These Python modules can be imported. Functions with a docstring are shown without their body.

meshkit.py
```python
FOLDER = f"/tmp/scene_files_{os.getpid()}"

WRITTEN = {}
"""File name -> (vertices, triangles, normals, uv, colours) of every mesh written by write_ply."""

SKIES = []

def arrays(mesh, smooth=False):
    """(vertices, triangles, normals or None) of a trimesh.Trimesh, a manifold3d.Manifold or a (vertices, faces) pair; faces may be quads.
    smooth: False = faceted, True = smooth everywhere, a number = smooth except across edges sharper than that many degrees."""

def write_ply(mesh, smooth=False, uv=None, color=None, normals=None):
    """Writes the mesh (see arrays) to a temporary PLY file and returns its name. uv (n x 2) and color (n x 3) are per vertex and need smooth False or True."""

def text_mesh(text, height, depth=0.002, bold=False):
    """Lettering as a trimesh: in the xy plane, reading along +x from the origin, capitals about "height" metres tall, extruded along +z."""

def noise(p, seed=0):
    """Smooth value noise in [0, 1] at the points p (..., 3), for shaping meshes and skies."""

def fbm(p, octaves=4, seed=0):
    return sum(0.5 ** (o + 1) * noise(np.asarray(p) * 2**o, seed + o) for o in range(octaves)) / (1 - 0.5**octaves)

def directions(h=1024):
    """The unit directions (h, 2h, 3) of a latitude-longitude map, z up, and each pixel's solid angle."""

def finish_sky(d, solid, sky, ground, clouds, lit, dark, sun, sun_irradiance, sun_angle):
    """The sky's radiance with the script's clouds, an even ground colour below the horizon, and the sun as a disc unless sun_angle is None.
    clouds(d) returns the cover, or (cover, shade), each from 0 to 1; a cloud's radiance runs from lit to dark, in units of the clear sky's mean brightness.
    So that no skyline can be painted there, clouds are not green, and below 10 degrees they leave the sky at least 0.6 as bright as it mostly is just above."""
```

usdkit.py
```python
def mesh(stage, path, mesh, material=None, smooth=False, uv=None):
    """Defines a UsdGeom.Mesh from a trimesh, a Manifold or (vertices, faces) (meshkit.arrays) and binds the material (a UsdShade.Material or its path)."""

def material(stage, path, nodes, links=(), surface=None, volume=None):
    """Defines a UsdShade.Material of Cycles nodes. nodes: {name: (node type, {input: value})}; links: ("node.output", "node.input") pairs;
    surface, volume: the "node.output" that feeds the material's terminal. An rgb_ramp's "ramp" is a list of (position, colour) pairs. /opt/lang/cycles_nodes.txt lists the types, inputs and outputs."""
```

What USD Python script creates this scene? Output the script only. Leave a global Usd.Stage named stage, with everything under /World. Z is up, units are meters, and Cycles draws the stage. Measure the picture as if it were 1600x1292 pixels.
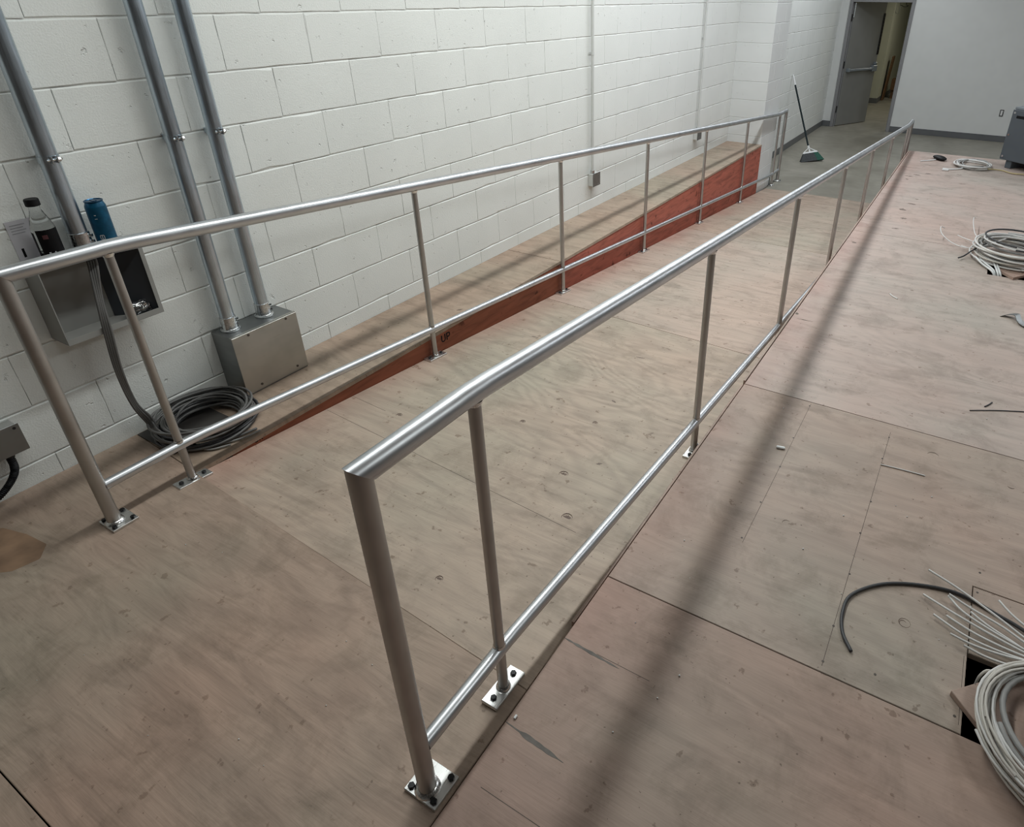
import math, random
import numpy as np, trimesh, usdkit, meshkit
from shapely.geometry import box as sbox, Polygon
from shapely import affinity
from pxr import Usd, UsdGeom, UsdLux, UsdShade, Gf, Sdf

stage = Usd.Stage.CreateInMemory()
UsdGeom.SetStageUpAxis(stage, UsdGeom.Tokens.z)
UsdGeom.SetStageMetersPerUnit(stage, 1.0)
UsdGeom.Xform.Define(stage, "/World")

# ------------------------------------------------------------------ camera, lights, exposure
EXPOSURE = 0.22
R = np.array([[0.8689372890517177, 0.494886785309679, 0.005920930780145492],
              [-0.24276947188000506, 0.4157758008261732, 0.8764664665407672],
              [-0.4312898923213423, 0.7630318166192063, -0.48142650073322607]])
CAM = (0.7294, -0.4018, 1.5883)
FPX, CX, CY = 1012.7984, 936.2991, 545.0844
cam = UsdGeom.Camera.Define(stage, "/World/camera")
cam.AddTransformOp().Set(Gf.Matrix4d(*R[0], 0, *R[1], 0, *(-R[2]), 0, *CAM, 1))
cam.CreateHorizontalApertureAttr(36.0)
cam.CreateFocalLengthAttr(36.0 * FPX / 1600)
cam.CreateHorizontalApertureOffsetAttr((800 - CX) / 1600 * 36.0)
cam.CreateVerticalApertureOffsetAttr(-(646 - CY) / 1600 * 36.0)
cam.CreateClippingRangeAttr(Gf.Vec2f(0.05, 200))
cam.CreateExposureAttr(EXPOSURE)

LAMP_Z = 2.75
# (x, y, z, length along y, width, intensity)
LAMPS = [(-0.72, 0.55, LAMP_Z, 1.3, 0.17, 0.42), (-0.72, 2.05, LAMP_Z, 1.3, 0.17, 0.85), (-0.72, 3.55, LAMP_Z, 1.3, 0.17, 1.0),
         (-0.72, 5.05, LAMP_Z, 1.3, 0.17, 1.0), (-0.72, 6.55, LAMP_Z, 1.3, 0.17, 0.8), (-0.72, 8.05, LAMP_Z, 1.3, 0.17, 0.12), (-0.72, 9.8, LAMP_Z, 1.3, 0.17, 1.0), (-0.72, 11.6, LAMP_Z, 1.3, 0.17, 0.5),
         (2.7, 2.0, 3.1, 1.2, 0.6, 0.24), (2.7, 5.5, 3.1, 1.2, 0.6, 0.36), (2.7, 9.0, 3.1, 1.2, 0.6, 0.50)]  # the wide panels are unseen lamps added as soft fill
LAMP_POWER = 36.0
LAMP_COLOR = (0.95, 1.0, 0.985)
COOL_COLOR = (0.935, 0.99, 1.035)      # the tubes farther down the row are a little cooler


def rect_light(path, x, y, z, w, h, power, color):
    li = UsdLux.RectLight.Define(stage, path)
    li.AddTranslateOp().Set((x, y, z))
    li.CreateWidthAttr(w)
    li.CreateHeightAttr(h)
    li.CreateIntensityAttr(power)
    li.CreateColorAttr(Gf.Vec3f(*color))
    return li


for k, (x, y, z, l, w, i) in enumerate(LAMPS):
    rect_light(f"/World/strip_or_fill_lamp_{k + 1:03d}", x, y, z - 0.012, w, l, LAMP_POWER * i, LAMP_COLOR if y < 4.5 else COOL_COLOR)  # covers the strip row and the added fill panels
rect_light("/World/corridor_lamp", -0.2, 15.6, 1.9, 0.4, 1.2, 12.0, (1.0, 0.96, 0.80))

# ------------------------------------------------------------------ helpers
USED = {}


def numbered(parent, name):
    key = (parent, name)
    k = USED.get(key, -1) + 1
    USED[key] = k
    return name if k == 0 else f"{name}_{k:03d}"


ORIGIN = {"/World": np.zeros(3)}


def setdata(prim, label=None, cat=None, group=None, kind=None):
    for k, v in (("label", label), ("category", cat), ("group", group), ("kind", kind)):
        if v:
            prim.SetCustomDataByKey(k, v)


def thing(name, label, cat, loc=(0, 0, 0), group=None, kind=None):
    path = "/World/" + numbered("/World", name)
    x = UsdGeom.Xform.Define(stage, path)
    x.AddTranslateOp().Set(tuple(float(v) for v in loc))
    setdata(x.GetPrim(), label, cat, group, kind)
    ORIGIN[path] = np.array(loc, float)
    return path


def part(name, mesh, mat, parent, label=None, kind=None, smooth=False):
    """One Mesh under parent; vertices are given in world coordinates."""
    path = parent + "/" + numbered(parent, name)
    v, f, n = meshkit.arrays(mesh, smooth)
    o = ORIGIN[parent]
    ORIGIN[path] = o
    m = UsdGeom.Mesh.Define(stage, path)
    from pxr import Vt
    m.CreatePointsAttr(Vt.Vec3fArray.FromNumpy((v - o).astype(np.float32)))
    m.CreateFaceVertexCountsAttr(Vt.IntArray.FromNumpy(np.full(len(f), 3, np.int32)))
    m.CreateFaceVertexIndicesAttr(Vt.IntArray.FromNumpy(f.astype(np.int32).ravel()))
    m.CreateSubdivisionSchemeAttr("none")
    if n is not None:
        m.CreateNormalsAttr(Vt.Vec3fArray.FromNumpy(n.astype(np.float32)))
        m.SetNormalsInterpolation("vertex")
    UsdShade.MaterialBindingAPI.Apply(m.GetPrim()).Bind(M[mat])
    setdata(m.GetPrim(), label, None, None, kind)
    return path


def single(name, mesh, mat, label, cat, group=None, kind=None, smooth=False):
    """A thing that is one mesh."""
    p = part(name, mesh, mat, "/World", smooth=smooth)
    setdata(stage.GetPrimAtPath(p), label, cat, group, kind)
    return p


def cat_(*ms):
    ms = [m for m in ms if m is not None]
    return trimesh.util.concatenate([trimesh.Trimesh(np.asarray(m.vertices), np.asarray(m.faces), process=False) for m in ms])


def bx(x0, x1, y0, y1, z0, z1):
    m = trimesh.creation.box((x1 - x0, y1 - y0, z1 - z0))
    m.apply_translation(((x0 + x1) / 2, (y0 + y1) / 2, (z0 + z1) / 2))
    return m


def bbx(x0, x1, y0, y1, z0, z1, c=0.002):
    """Box with chamfered edges."""
    p = []
    for sx in (0, 1):
        for sy in (0, 1):
            for sz in (0, 1):
                cx, cy, cz = (x0, x1)[sx], (y0, y1)[sy], (z0, z1)[sz]
                dx, dy, dz = (c, -c)[sx], (c, -c)[sy], (c, -c)[sz]
                p += [(cx + dx, cy + dy, cz), (cx + dx, cy, cz + dz), (cx, cy + dy, cz + dz)]
    return trimesh.convex.convex_hull(np.array(p))


def turn(m, deg, about, axis=(0, 0, 1)):
    m = m.copy()
    m.apply_transform(trimesh.transformations.rotation_matrix(math.radians(deg), axis, about))
    return m


def tube(path, r, n=12, miter0=None, miter1=None, caps=True):
    p = np.asarray(path, float)
    rr = np.broadcast_to(r, (len(p),))
    t = np.zeros_like(p)
    seg = p[1:] - p[:-1]
    seg /= np.linalg.norm(seg, axis=1, keepdims=True) + 1e-12
    t[0], t[-1] = seg[0], seg[-1]
    t[1:-1] = seg[1:] + seg[:-1]
    t /= np.linalg.norm(t, axis=1, keepdims=True) + 1e-12
    a = np.cross(t[0], (0, 0, 1) if abs(t[0][2]) < 0.9 else (1, 0, 0))
    a /= np.linalg.norm(a)
    ang = np.arange(n) * 2 * math.pi / n
    rings = []
    for i in range(len(p)):
        a = a - t[i] * (a @ t[i])
        a /= np.linalg.norm(a)
        b = np.cross(t[i], a)
        ring = p[i] + rr[i] * (np.cos(ang)[:, None] * a + np.sin(ang)[:, None] * b)
        mi = miter0 if i == 0 else miter1 if i == len(p) - 1 else None
        if mi is not None:
            mi = np.asarray(mi, float)
            ring = ring - t[i] * (((ring - p[i]) @ mi) / (t[i] @ mi))[:, None]
        rings.append(ring)
    v = np.vstack(rings)
    i, j = np.meshgrid(np.arange(len(p) - 1), np.arange(n), indexing="ij")
    i, j = i.ravel(), j.ravel()
    q = np.stack([i * n + j, i * n + (j + 1) % n, (i + 1) * n + (j + 1) % n, (i + 1) * n + j], 1)
    f = np.vstack([q[:, [0, 1, 2]], q[:, [0, 2, 3]]])
    if caps:
        v = np.vstack([v, p[0], p[-1]])
        c0, c1, last = len(v) - 2, len(v) - 1, (len(p) - 1) * n
        k = np.arange(n)
        f = np.vstack([f, np.stack([np.full(n, c0), (k + 1) % n, k], 1), np.stack([np.full(n, c1), last + k, last + (k + 1) % n], 1)])
    return trimesh.Trimesh(v, f, process=False)


def spline(pts, per=8):
    """Catmull-Rom through the points."""
    p = np.asarray(pts, float)
    p = np.vstack([2 * p[0] - p[1], p, 2 * p[-1] - p[-2]])
    out = []
    for i in range(1, len(p) - 2):
        for s in np.linspace(0, 1, per, endpoint=False):
            a, b, c, d = p[i - 1], p[i], p[i + 1], p[i + 2]
            out.append(0.5 * (2 * b + (c - a) * s + (2 * a - 5 * b + 4 * c - d) * s * s + (3 * b - a - 3 * c + d) * s ** 3))
    out.append(p[-2])
    return np.array(out)


def cyl(x, y, z0, z1, r, n=24, r2=None):
    return tube([(x, y, z0), (x, y, z1)], [r, r if r2 is None else r2], n)


def hexa(x, y, z0, z1, r, a=0.0):
    m = tube([(0, 0, z0), (0, 0, z1 - r * .15), (0, 0, z1)], [r, r, r * .85], 6)
    m.apply_transform(trimesh.transformations.rotation_matrix(a, (0, 0, 1)))
    m.apply_translation((x, y, 0))
    return m


def lathe(profile, x, y, n=32):
    """profile: (r, z) pairs from bottom to top."""
    return tube([(x, y, z) for r, z in profile], [max(r, 1e-4) for r, z in profile], n)


def lathe_raw(profile, x, y, n=32):
    pr = np.array(profile, float)
    ang = np.arange(n) * 2 * math.pi / n
    v = np.vstack([np.stack([x + r * np.cos(ang), y + r * np.sin(ang), np.full(n, z)], 1) for r, z in pr])
    i, j = np.meshgrid(np.arange(len(pr) - 1), np.arange(n), indexing="ij")
    i, j = i.ravel(), j.ravel()
    q = np.stack([i * n + j, i * n + (j + 1) % n, (i + 1) * n + (j + 1) % n, (i + 1) * n + j], 1)
    return trimesh.Trimesh(v, np.vstack([q[:, [0, 1, 2]], q[:, [0, 2, 3]]]), process=False)


def slab(poly, z0, z1):
    ms = []
    for g in getattr(poly, "geoms", [poly]):
        m = trimesh.creation.extrude_polygon(g, z1 - z0, engine="earcut")
        m.apply_translation((0, 0, z0))
        ms.append(m)
    return cat_(*ms)


def shear_ramp(m, s, y1, zend=None):
    """Lower a flat slab onto the ramp's plane."""
    m = m.copy()
    v = np.array(m.vertices)
    v[:, 2] -= s * np.maximum(v[:, 1] - y1, 0)
    m.vertices = v
    return m


# ------------------------------------------------------------------ materials
M = {}


def mat(name, nodes, links, surface="p.BSDF"):
    M[name] = usdkit.material(stage, "/World/Looks/" + name, nodes, links, surface=surface)


def plain(name, color, rough=0.5, metallic=0.0, vary=0.08, scale=6.0, bump=0.0, bscale=60.0, spec=0.5):
    lo = tuple(c * (1 - vary) for c in color)
    hi = tuple(min(1, c * (1 + vary)) for c in color)
    nodes = {"g": ("geometry", {}), "n": ("noise_texture", {"scale": scale, "detail": 4.0}),
             "r": ("rgb_ramp", {"ramp": [(0.3, lo), (0.7, hi)]}),
             "p": ("principled_bsdf", {"roughness": rough, "metallic": metallic, "specular_ior_level": spec})}
    links = [("g.position", "n.vector"), ("n.fac", "r.fac"), ("r.color", "p.base_color")]
    if bump:
        nodes["bn"] = ("noise_texture", {"scale": bscale, "detail": 3.0})
        nodes["b"] = ("bump", {"strength": 1.0, "distance": bump})
        links += [("g.position", "bn.vector"), ("bn.fac", "b.height"), ("b.normal", "p.normal")]
    mat(name, nodes, links)


def painted_block(name, color):
    nodes = {
        "g": ("geometry", {}),
        "n1": ("noise_texture", {"scale": 2.2, "detail": 3.0}),
        "r1": ("rgb_ramp", {"ramp": [(0.3, tuple(c * 0.94 for c in color)), (0.7, color)]}),
        "n2": ("noise_texture", {"scale": 26.0, "detail": 4.0, "roughness": 0.62}),
        "pit": ("rgb_ramp", {"ramp": [(0.0, (0, 0, 0)), (0.27, (0, 0, 0)), (0.34, (1, 1, 1)), (1.0, (1, 1, 1))]}),
        "n3": ("noise_texture", {"scale": 170.0, "detail": 3.0}),
        "mx": ("mix_float", {"fac": 0.30, "use_clamp": False}),
        "b": ("bump", {"strength": 1.0, "distance": 0.0040}),
        "n4": ("noise_texture", {"scale": 15.0, "detail": 5.0, "roughness": 0.7}),
        "sp": ("rgb_ramp", {"ramp": [(0.0, (0.72, 0.72, 0.72)), (0.22, (0.75, 0.75, 0.75)), (0.25, (1, 1, 1)), (1.0, (1, 1, 1))]}),
        "mul": ("mix_color", {"blend_type": "multiply", "fac": 1.0}),
        "p": ("principled_bsdf", {"roughness": 0.5, "specular_ior_level": 0.4}),
    }
    links = [("g.position", "n1.vector"), ("g.position", "n2.vector"), ("g.position", "n3.vector"), ("g.position", "n4.vector"), ("n1.fac", "r1.fac"),
             ("n2.fac", "pit.fac"), ("pit.color", "mx.a"), ("n3.fac", "mx.b"), ("mx.result", "b.height"), ("b.normal", "p.normal"),
             ("n4.fac", "sp.fac"), ("r1.color", "mul.a"), ("sp.color", "mul.b"), ("mul.result", "p.base_color")]
    mat(name, nodes, links)


def plywood(name, base, seed, swirl=0.0, pink=0.5, red_x=None, red_w=0.2, red_sign=1, red_amt=0.5, contrast=1.0, fibre=0.05, blotch=0.9, rings=0.5, specks=0.8):
    """Sealed plywood: grain runs along x; a large-scale drift between pinkish and grey-green; optional red overspray near the line x = red_x."""
    b = np.array(base)
    dark = tuple(b * (1 - 0.20 * contrast))
    light = tuple(np.minimum(b * (1 + 0.10 * contrast), 1))
    nodes = {
        "g": ("geometry", {}),
        "off": ("mapping", {"location": (seed * 3.7, seed * 1.9, 0.0), "scale": (1.0, 1.0, 1.0)}),
        "m1": ("mapping", {"scale": (1.3, 7.5, 1.0)}),
        "n1": ("noise_texture", {"scale": 1.6, "detail": 6.0, "roughness": 0.62, "distortion": 0.9 + swirl}),
        "r1": ("rgb_ramp", {"ramp": [(0.30, dark), (0.46, tuple(b * 0.96)), (0.56, tuple(b * 1.03)), (0.72, light)]}),
        "m2": ("mapping", {"scale": (9.0, 150.0, 1.0)}),
        "n2": ("noise_texture", {"scale": 1.0, "detail": 2.0}),
        "r2": ("rgb_ramp", {"ramp": [(0.3, (1 - fibre, 1 - fibre, 1 - fibre)), (0.7, (1 + fibre / 2, 1 + fibre / 2, 1 + fibre / 2))]}),
        "mul": ("mix_color", {"blend_type": "multiply", "fac": 0.8, "use_clamp": False}),
        "n3": ("noise_texture", {"scale": 0.9, "detail": 4.0, "roughness": 0.55}),
        "r3": ("rgb_ramp", {"ramp": [(0.36, (1.06, 0.965, 0.93)), (0.5, (1.02, 0.99, 0.97)), (0.66, (0.92, 0.985, 0.96))]}),
        "mul3": ("mix_color", {"blend_type": "multiply", "fac": pink, "use_clamp": False}),
        "n4": ("noise_texture", {"scale": 24.0, "detail": 3.0, "roughness": 0.6}),
        "r4": ("rgb_ramp", {"ramp": [(0.0, (0.42, 0.38, 0.35)), (0.305, (0.58, 0.53, 0.49)), (0.345, (1, 1, 1)), (1.0, (1, 1, 1))]}),
        "mul4": ("mix_color", {"blend_type": "multiply", "fac": specks, "use_clamp": False}),
        "m6": ("mapping", {"scale": (0.55, 1.5, 1.0)}),
        "n6": ("noise_texture", {"scale": 1.5, "detail": 2.0, "roughness": 0.45, "distortion": 0.5}),
        "k6": ("math", {"math_type": "multiply", "value2": 95.0}),
        "s6": ("math", {"math_type": "sine"}),
        "r6": ("map_range", {"from_min": -0.6, "from_max": 1.0, "to_min": 1.02, "to_max": 0.87, "clamp": True}),
        "n7": ("noise_texture", {"scale": 1.1, "detail": 2.0}),
        "r7": ("map_range", {"from_min": 0.36, "from_max": 0.54, "to_min": 0.0, "to_max": rings, "clamp": True}),
        "mul6": ("mix_color", {"blend_type": "multiply", "use_clamp": False}),
        "n8": ("noise_texture", {"scale": 70.0, "detail": 2.0}),
        "r8": ("rgb_ramp", {"ramp": [(0.0, (0.35, 0.33, 0.31)), (0.26, (0.45, 0.42, 0.4)), (0.285, (1, 1, 1)), (1.0, (1, 1, 1))]}),
        "mul8": ("mix_color", {"blend_type": "multiply", "fac": specks, "use_clamp": False}),
        "n5": ("noise_texture", {"scale": 5.0, "detail": 6.0, "roughness": 0.7, "distortion": 0.4}),
        "r5": ("rgb_ramp", {"ramp": [(0.0, (0.66, 0.66, 0.645)), (0.36, (0.80, 0.80, 0.785)), (0.50, (1, 1, 1)), (1.0, (1, 1, 1))]}),
        "mul5": ("mix_color", {"blend_type": "multiply", "fac": blotch, "use_clamp": False}),
        "b": ("bump", {"strength": 0.5, "distance": 0.0012}),
        "p": ("principled_bsdf", {"roughness": 0.55, "specular_ior_level": 0.35}),
    }
    links = [("g.position", "off.vector"), ("off.vector", "m1.vector"), ("m1.vector", "n1.vector"), ("n1.fac", "r1.fac"), ("off.vector", "m2.vector"),
             ("m2.vector", "n2.vector"), ("n2.fac", "r2.fac"), ("r1.color", "mul.a"), ("r2.color", "mul.b"), ("off.vector", "n3.vector"), ("n3.fac", "r3.fac"),
             ("mul.result", "mul3.a"), ("r3.color", "mul3.b"), ("off.vector", "n4.vector"), ("n4.fac", "r4.fac"), ("mul3.result", "mul4.a"), ("r4.color", "mul4.b"),
             ("off.vector", "n5.vector"), ("n5.fac", "r5.fac"), ("mul4.result", "mul5.a"), ("r5.color", "mul5.b"), ("n2.fac", "b.height"), ("b.normal", "p.normal"),
             ("off.vector", "m6.vector"), ("m6.vector", "n6.vector"), ("n6.fac", "k6.value1"), ("k6.value", "s6.value1"), ("s6.value", "r6.value"), ("off.vector", "n7.vector"), ("n7.fac", "r7.value"),
             ("r7.result", "mul6.fac"), ("mul5.result", "mul6.a"), ("r6.result", "mul6.b"), ("off.vector", "n8.vector"), ("n8.fac", "r8.fac"), ("mul6.result", "mul8.a"), ("r8.color", "mul8.b")]
    last = "mul8.result"
    if red_x is not None:
        nodes.update({
            "sep": ("separate_xyz", {}),
            "rng": ("map_range", {"from_min": red_x + red_sign * red_w, "from_max": red_x, "to_min": 0.0, "to_max": 1.0, "clamp": True}),
            "rn": ("noise_texture", {"scale": 2.2, "detail": 4.0}),
            "rr": ("rgb_ramp", {"ramp": [(0.35, (0.25, 0.25, 0.25)), (0.65, (1, 1, 1))]}),
            "rm": ("math", {"math_type": "multiply"}),
            "rm2": ("math", {"math_type": "multiply", "value2": red_amt}),
            "red": ("mix_color", {"blend_type": "mix", "b": (0.42, 0.17, 0.13)}),
        })
        links += [("g.position", "sep.vector"), ("sep.x", "rng.value"), ("g.position", "rn.vector"), ("rn.fac", "rr.fac"), ("rng.result", "rm.value1"), ("rr.color", "rm.value2"),
                  ("rm.value", "rm2.value1"), ("rm2.value", "red.fac"), (last, "red.a")]
        last = "red.result"
    links.append((last, "p.base_color"))
    mat(name, nodes, links)


def redwood(name, base, seed):
    b = np.array(base)
    nodes = {
        "g": ("geometry", {}),
        "m1": ("mapping", {"location": (0, seed * 2.3, seed), "scale": (1.0, 2.2, 16.0)}),
        "n1": ("noise_texture", {"scale": 1.8, "detail": 5.0, "roughness": 0.6, "distortion": 0.7}),
        "r1": ("rgb_ramp", {"ramp": [(0.3, tuple(b * 0.62)), (0.5, tuple(b)), (0.72, tuple(b * 1.25))]}),
        "n4": ("noise_texture", {"scale": 13.0, "detail": 2.0}),
        "r4": ("rgb_ramp", {"ramp": [(0.0, (0.3, 0.25, 0.22)), (0.27, (0.4, 0.34, 0.3)), (0.33, (1, 1, 1)), (1.0, (1, 1, 1))]}),
        "mul": ("mix_color", {"blend_type": "multiply", "fac": 0.9}),
        "p": ("principled_bsdf", {"roughness": 0.6, "specular_ior_level": 0.3}),
    }
    mat(name, nodes, [("g.position", "m1.vector"), ("m1.vector", "n1.vector"), ("n1.fac", "r1.fac"), ("g.position", "n4.vector"), ("n4.fac", "r4.fac"),
                      ("r1.color", "mul.a"), ("r4.color", "mul.b"), ("mul.result", "p.base_color")])


def brushed(name, color, rough, stretch=(60, 60, 60), amount=0.12, bump=0.25):
    nodes = {
        "g": ("geometry", {}), "m": ("mapping", {"scale": stretch}), "n": ("noise_texture", {"scale": 1.0, "detail": 4.0, "roughness": 0.6}),
        "rr": ("map_range", {"from_min": 0.3, "from_max": 0.7, "to_min": rough - amount, "to_max": rough + amount, "clamp": True}),
        "n2": ("noise_texture", {"scale": 9.0, "detail": 4.0}),
        "rc": ("rgb_ramp", {"ramp": [(0.3, tuple(c * 0.86 for c in color)), (0.6, color)]}),
        "b": ("bump", {"strength": bump, "distance": 0.0006}),
        "p": ("principled_bsdf", {"metallic": 1.0}),
    }
    mat(name, nodes, [("g.position", "m.vector"), ("m.vector", "n.vector"), ("n.fac", "rr.value"), ("rr.result", "p.roughness"), ("g.position", "n2.vector"), ("n2.fac", "rc.fac"),
                      ("rc.color", "p.base_color"), ("n.fac", "b.height"), ("b.normal", "p.normal")])


painted_block("block_paint", (0.79, 0.805, 0.775))
painted_block("pilaster_paint", (0.76, 0.775, 0.76))
plain("mortar_paint", (0.75, 0.76, 0.73), 0.6, vary=0.05, bump=0.001, bscale=90)
plain("drywall_paint", (0.66, 0.67, 0.655), 0.6, vary=0.02, bump=0.0004, bscale=150)
plain("ceiling_paint", (0.42, 0.42, 0.42), 0.7, vary=0.02)
plain("far_paint", (0.36, 0.36, 0.355), 0.7, vary=0.02)
plain("corridor_paint", (0.50, 0.505, 0.42), 0.6, vary=0.03)
plain("baseboard_vinyl", (0.115, 0.12, 0.125), 0.45, vary=0.05)
plain("door_paint", (0.225, 0.225, 0.215), 0.42, vary=0.04)
plain("frame_paint", (0.23, 0.23, 0.235), 0.45, vary=0.04)
plain("black_rubber", (0.008, 0.008, 0.009), 0.5, vary=0.1, spec=0.2)
plain("black_steel", (0.016, 0.016, 0.018), 0.35, metallic=0.3, vary=0.1)
plain("void_black", (0.02, 0.018, 0.016), 0.9, vary=0.1)
nodes = {
    "g": ("geometry", {}), "n1": ("noise_texture", {"scale": 0.9, "detail": 7.0, "roughness": 0.6, "distortion": 0.5}),
    "r1": ("rgb_ramp", {"ramp": [(0.3, (0.20, 0.185, 0.15)), (0.5, (0.275, 0.258, 0.215)), (0.7, (0.35, 0.325, 0.28))]}),
    "n2": ("noise_texture", {"scale": 7.0, "detail": 5.0, "roughness": 0.65}), "r2": ("rgb_ramp", {"ramp": [(0.3, (0.86, 0.86, 0.85)), (0.7, (1.06, 1.06, 1.06))]}),
    "mul": ("mix_color", {"blend_type": "multiply", "fac": 1.0, "use_clamp": False}),
    "n3": ("noise_texture", {"scale": 30.0, "detail": 3.0}), "b": ("bump", {"strength": 0.4, "distance": 0.002}),
    "p": ("principled_bsdf", {"roughness": 0.42, "specular_ior_level": 0.45})}
mat("concrete", nodes, [("g.position", "n1.vector"), ("n1.fac", "r1.fac"), ("g.position", "n2.vector"), ("n2.fac", "r2.fac"), ("r1.color", "mul.a"), ("r2.color", "mul.b"),
                        ("mul.result", "p.base_color"), ("g.position", "n3.vector"), ("n3.fac", "b.height"), ("b.normal", "p.normal")])
plywood("ply_landing", (0.40, 0.308, 0.245), 1.0, swirl=2.6, pink=1.0, contrast=0.9, fibre=0.02, blotch=1.0, rings=1.0, specks=0.62)
plywood("ply_landing_worn", (0.39, 0.295, 0.235), 4.0, swirl=2.0, pink=1.0, contrast=1.0, fibre=0.02)
plywood("ply_ramp", (0.44, 0.362, 0.292), 2.0, swirl=0.6, pink=0.8, rings=0.8, red_x=-1.56, red_w=0.26, red_sign=1, red_amt=0.5)
plywood("ply_ramp_worn", (0.46, 0.38, 0.318), 5.0, swirl=0.5, pink=0.8, red_x=-1.56, red_w=0.26, red_sign=1, red_amt=0.5)
plywood("ply_deck", (0.465, 0.387, 0.345), 3.0, swirl=0.3, pink=0.9, red_x=0.02, red_w=0.25, red_sign=1, red_amt=0.4, contrast=0.6, fibre=0.03)
plywood("ply_deck_dim", (0.40, 0.325, 0.275), 6.0, swirl=0.6, pink=1.0, red_x=0.02, red_w=0.22, red_sign=1, red_amt=0.3, contrast=0.6, fibre=0.03, blotch=1.0)  # darker, redder deck tint: dim foreground light put into the colour
plywood("ply_deck_near_dim", (0.385, 0.285, 0.235), 9.0, swirl=0.6, pink=1.0, red_x=0.02, red_w=0.30, red_sign=1, red_amt=0.25, contrast=0.6, fibre=0.03, blotch=1.0)  # nearest sheets, low light put into the tint more strongly
plywood("ply_ledge", (0.39, 0.308, 0.24), 7.0, swirl=0.4, pink=0.9, contrast=1.2, blotch=1.0)
plywood("ply_scrap", (0.40, 0.30, 0.25), 8.0, swirl=0.2, pink=0.8)
plain("ply_edge", (0.36, 0.26, 0.19), 0.7, vary=0.25, scale=40)
redwood("red_board", (0.42, 0.125, 0.085), 1.0)
redwood("red_board_dull", (0.30, 0.10, 0.055), 5.0)
plain("pencil", (0.13, 0.10, 0.085), 0.8, vary=0.2, scale=30)
plain("filler_grey", (0.15, 0.135, 0.12), 0.7, vary=0.3, scale=25)
plain("screw_metal", (0.10, 0.085, 0.075), 0.5, metallic=0.5, vary=0.2)
plain("knot_dark", (0.17, 0.12, 0.095), 0.7, vary=0.3, scale=60)
plain("stain_brown", (0.28, 0.175, 0.108), 0.6, vary=0.28, scale=12)
brushed("rail_aluminium", (0.63, 0.645, 0.665), 0.38, stretch=(90, 10, 90), amount=0.05, bump=0.06)
brushed("post_aluminium", (0.52, 0.51, 0.495), 0.44, stretch=(90, 90, 8), amount=0.05, bump=0.06)
brushed("plate_aluminium", (0.72, 0.72, 0.71), 0.38, stretch=(120, 30, 120))
brushed("weld_bright", (0.82, 0.82, 0.81), 0.24, stretch=(300, 300, 300))
brushed("galvanised", (0.56, 0.635, 0.70), 0.33, stretch=(70, 70, 4), amount=0.07, bump=0.1)
brushed("zinc_fitting", (0.62, 0.64, 0.65), 0.22, stretch=(100, 100, 100), amount=0.06)
brushed("steel_box", (0.50, 0.49, 0.46), 0.42, stretch=(14, 5, 40), amount=0.07)
brushed("steel_box_dark", (0.30, 0.31, 0.31), 0.45, stretch=(14, 5, 40), amount=0.07)
plain("grey_enamel", (0.30, 0.30, 0.285), 0.5, vary=0.06)
plain("tray_inside", (0.25, 0.245, 0.23), 0.55, vary=0.06)
plain("scuff_brown", (0.20, 0.155, 0.13), 0.8, vary=0.3, scale=40)
plain("plate_dark", (0.055, 0.05, 0.046), 0.6, vary=0.2)
plain("tray_shade", (0.035, 0.04, 0.048), 0.5, vary=0.2)  # near-black that paints the deep shade inside the wall box
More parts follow.
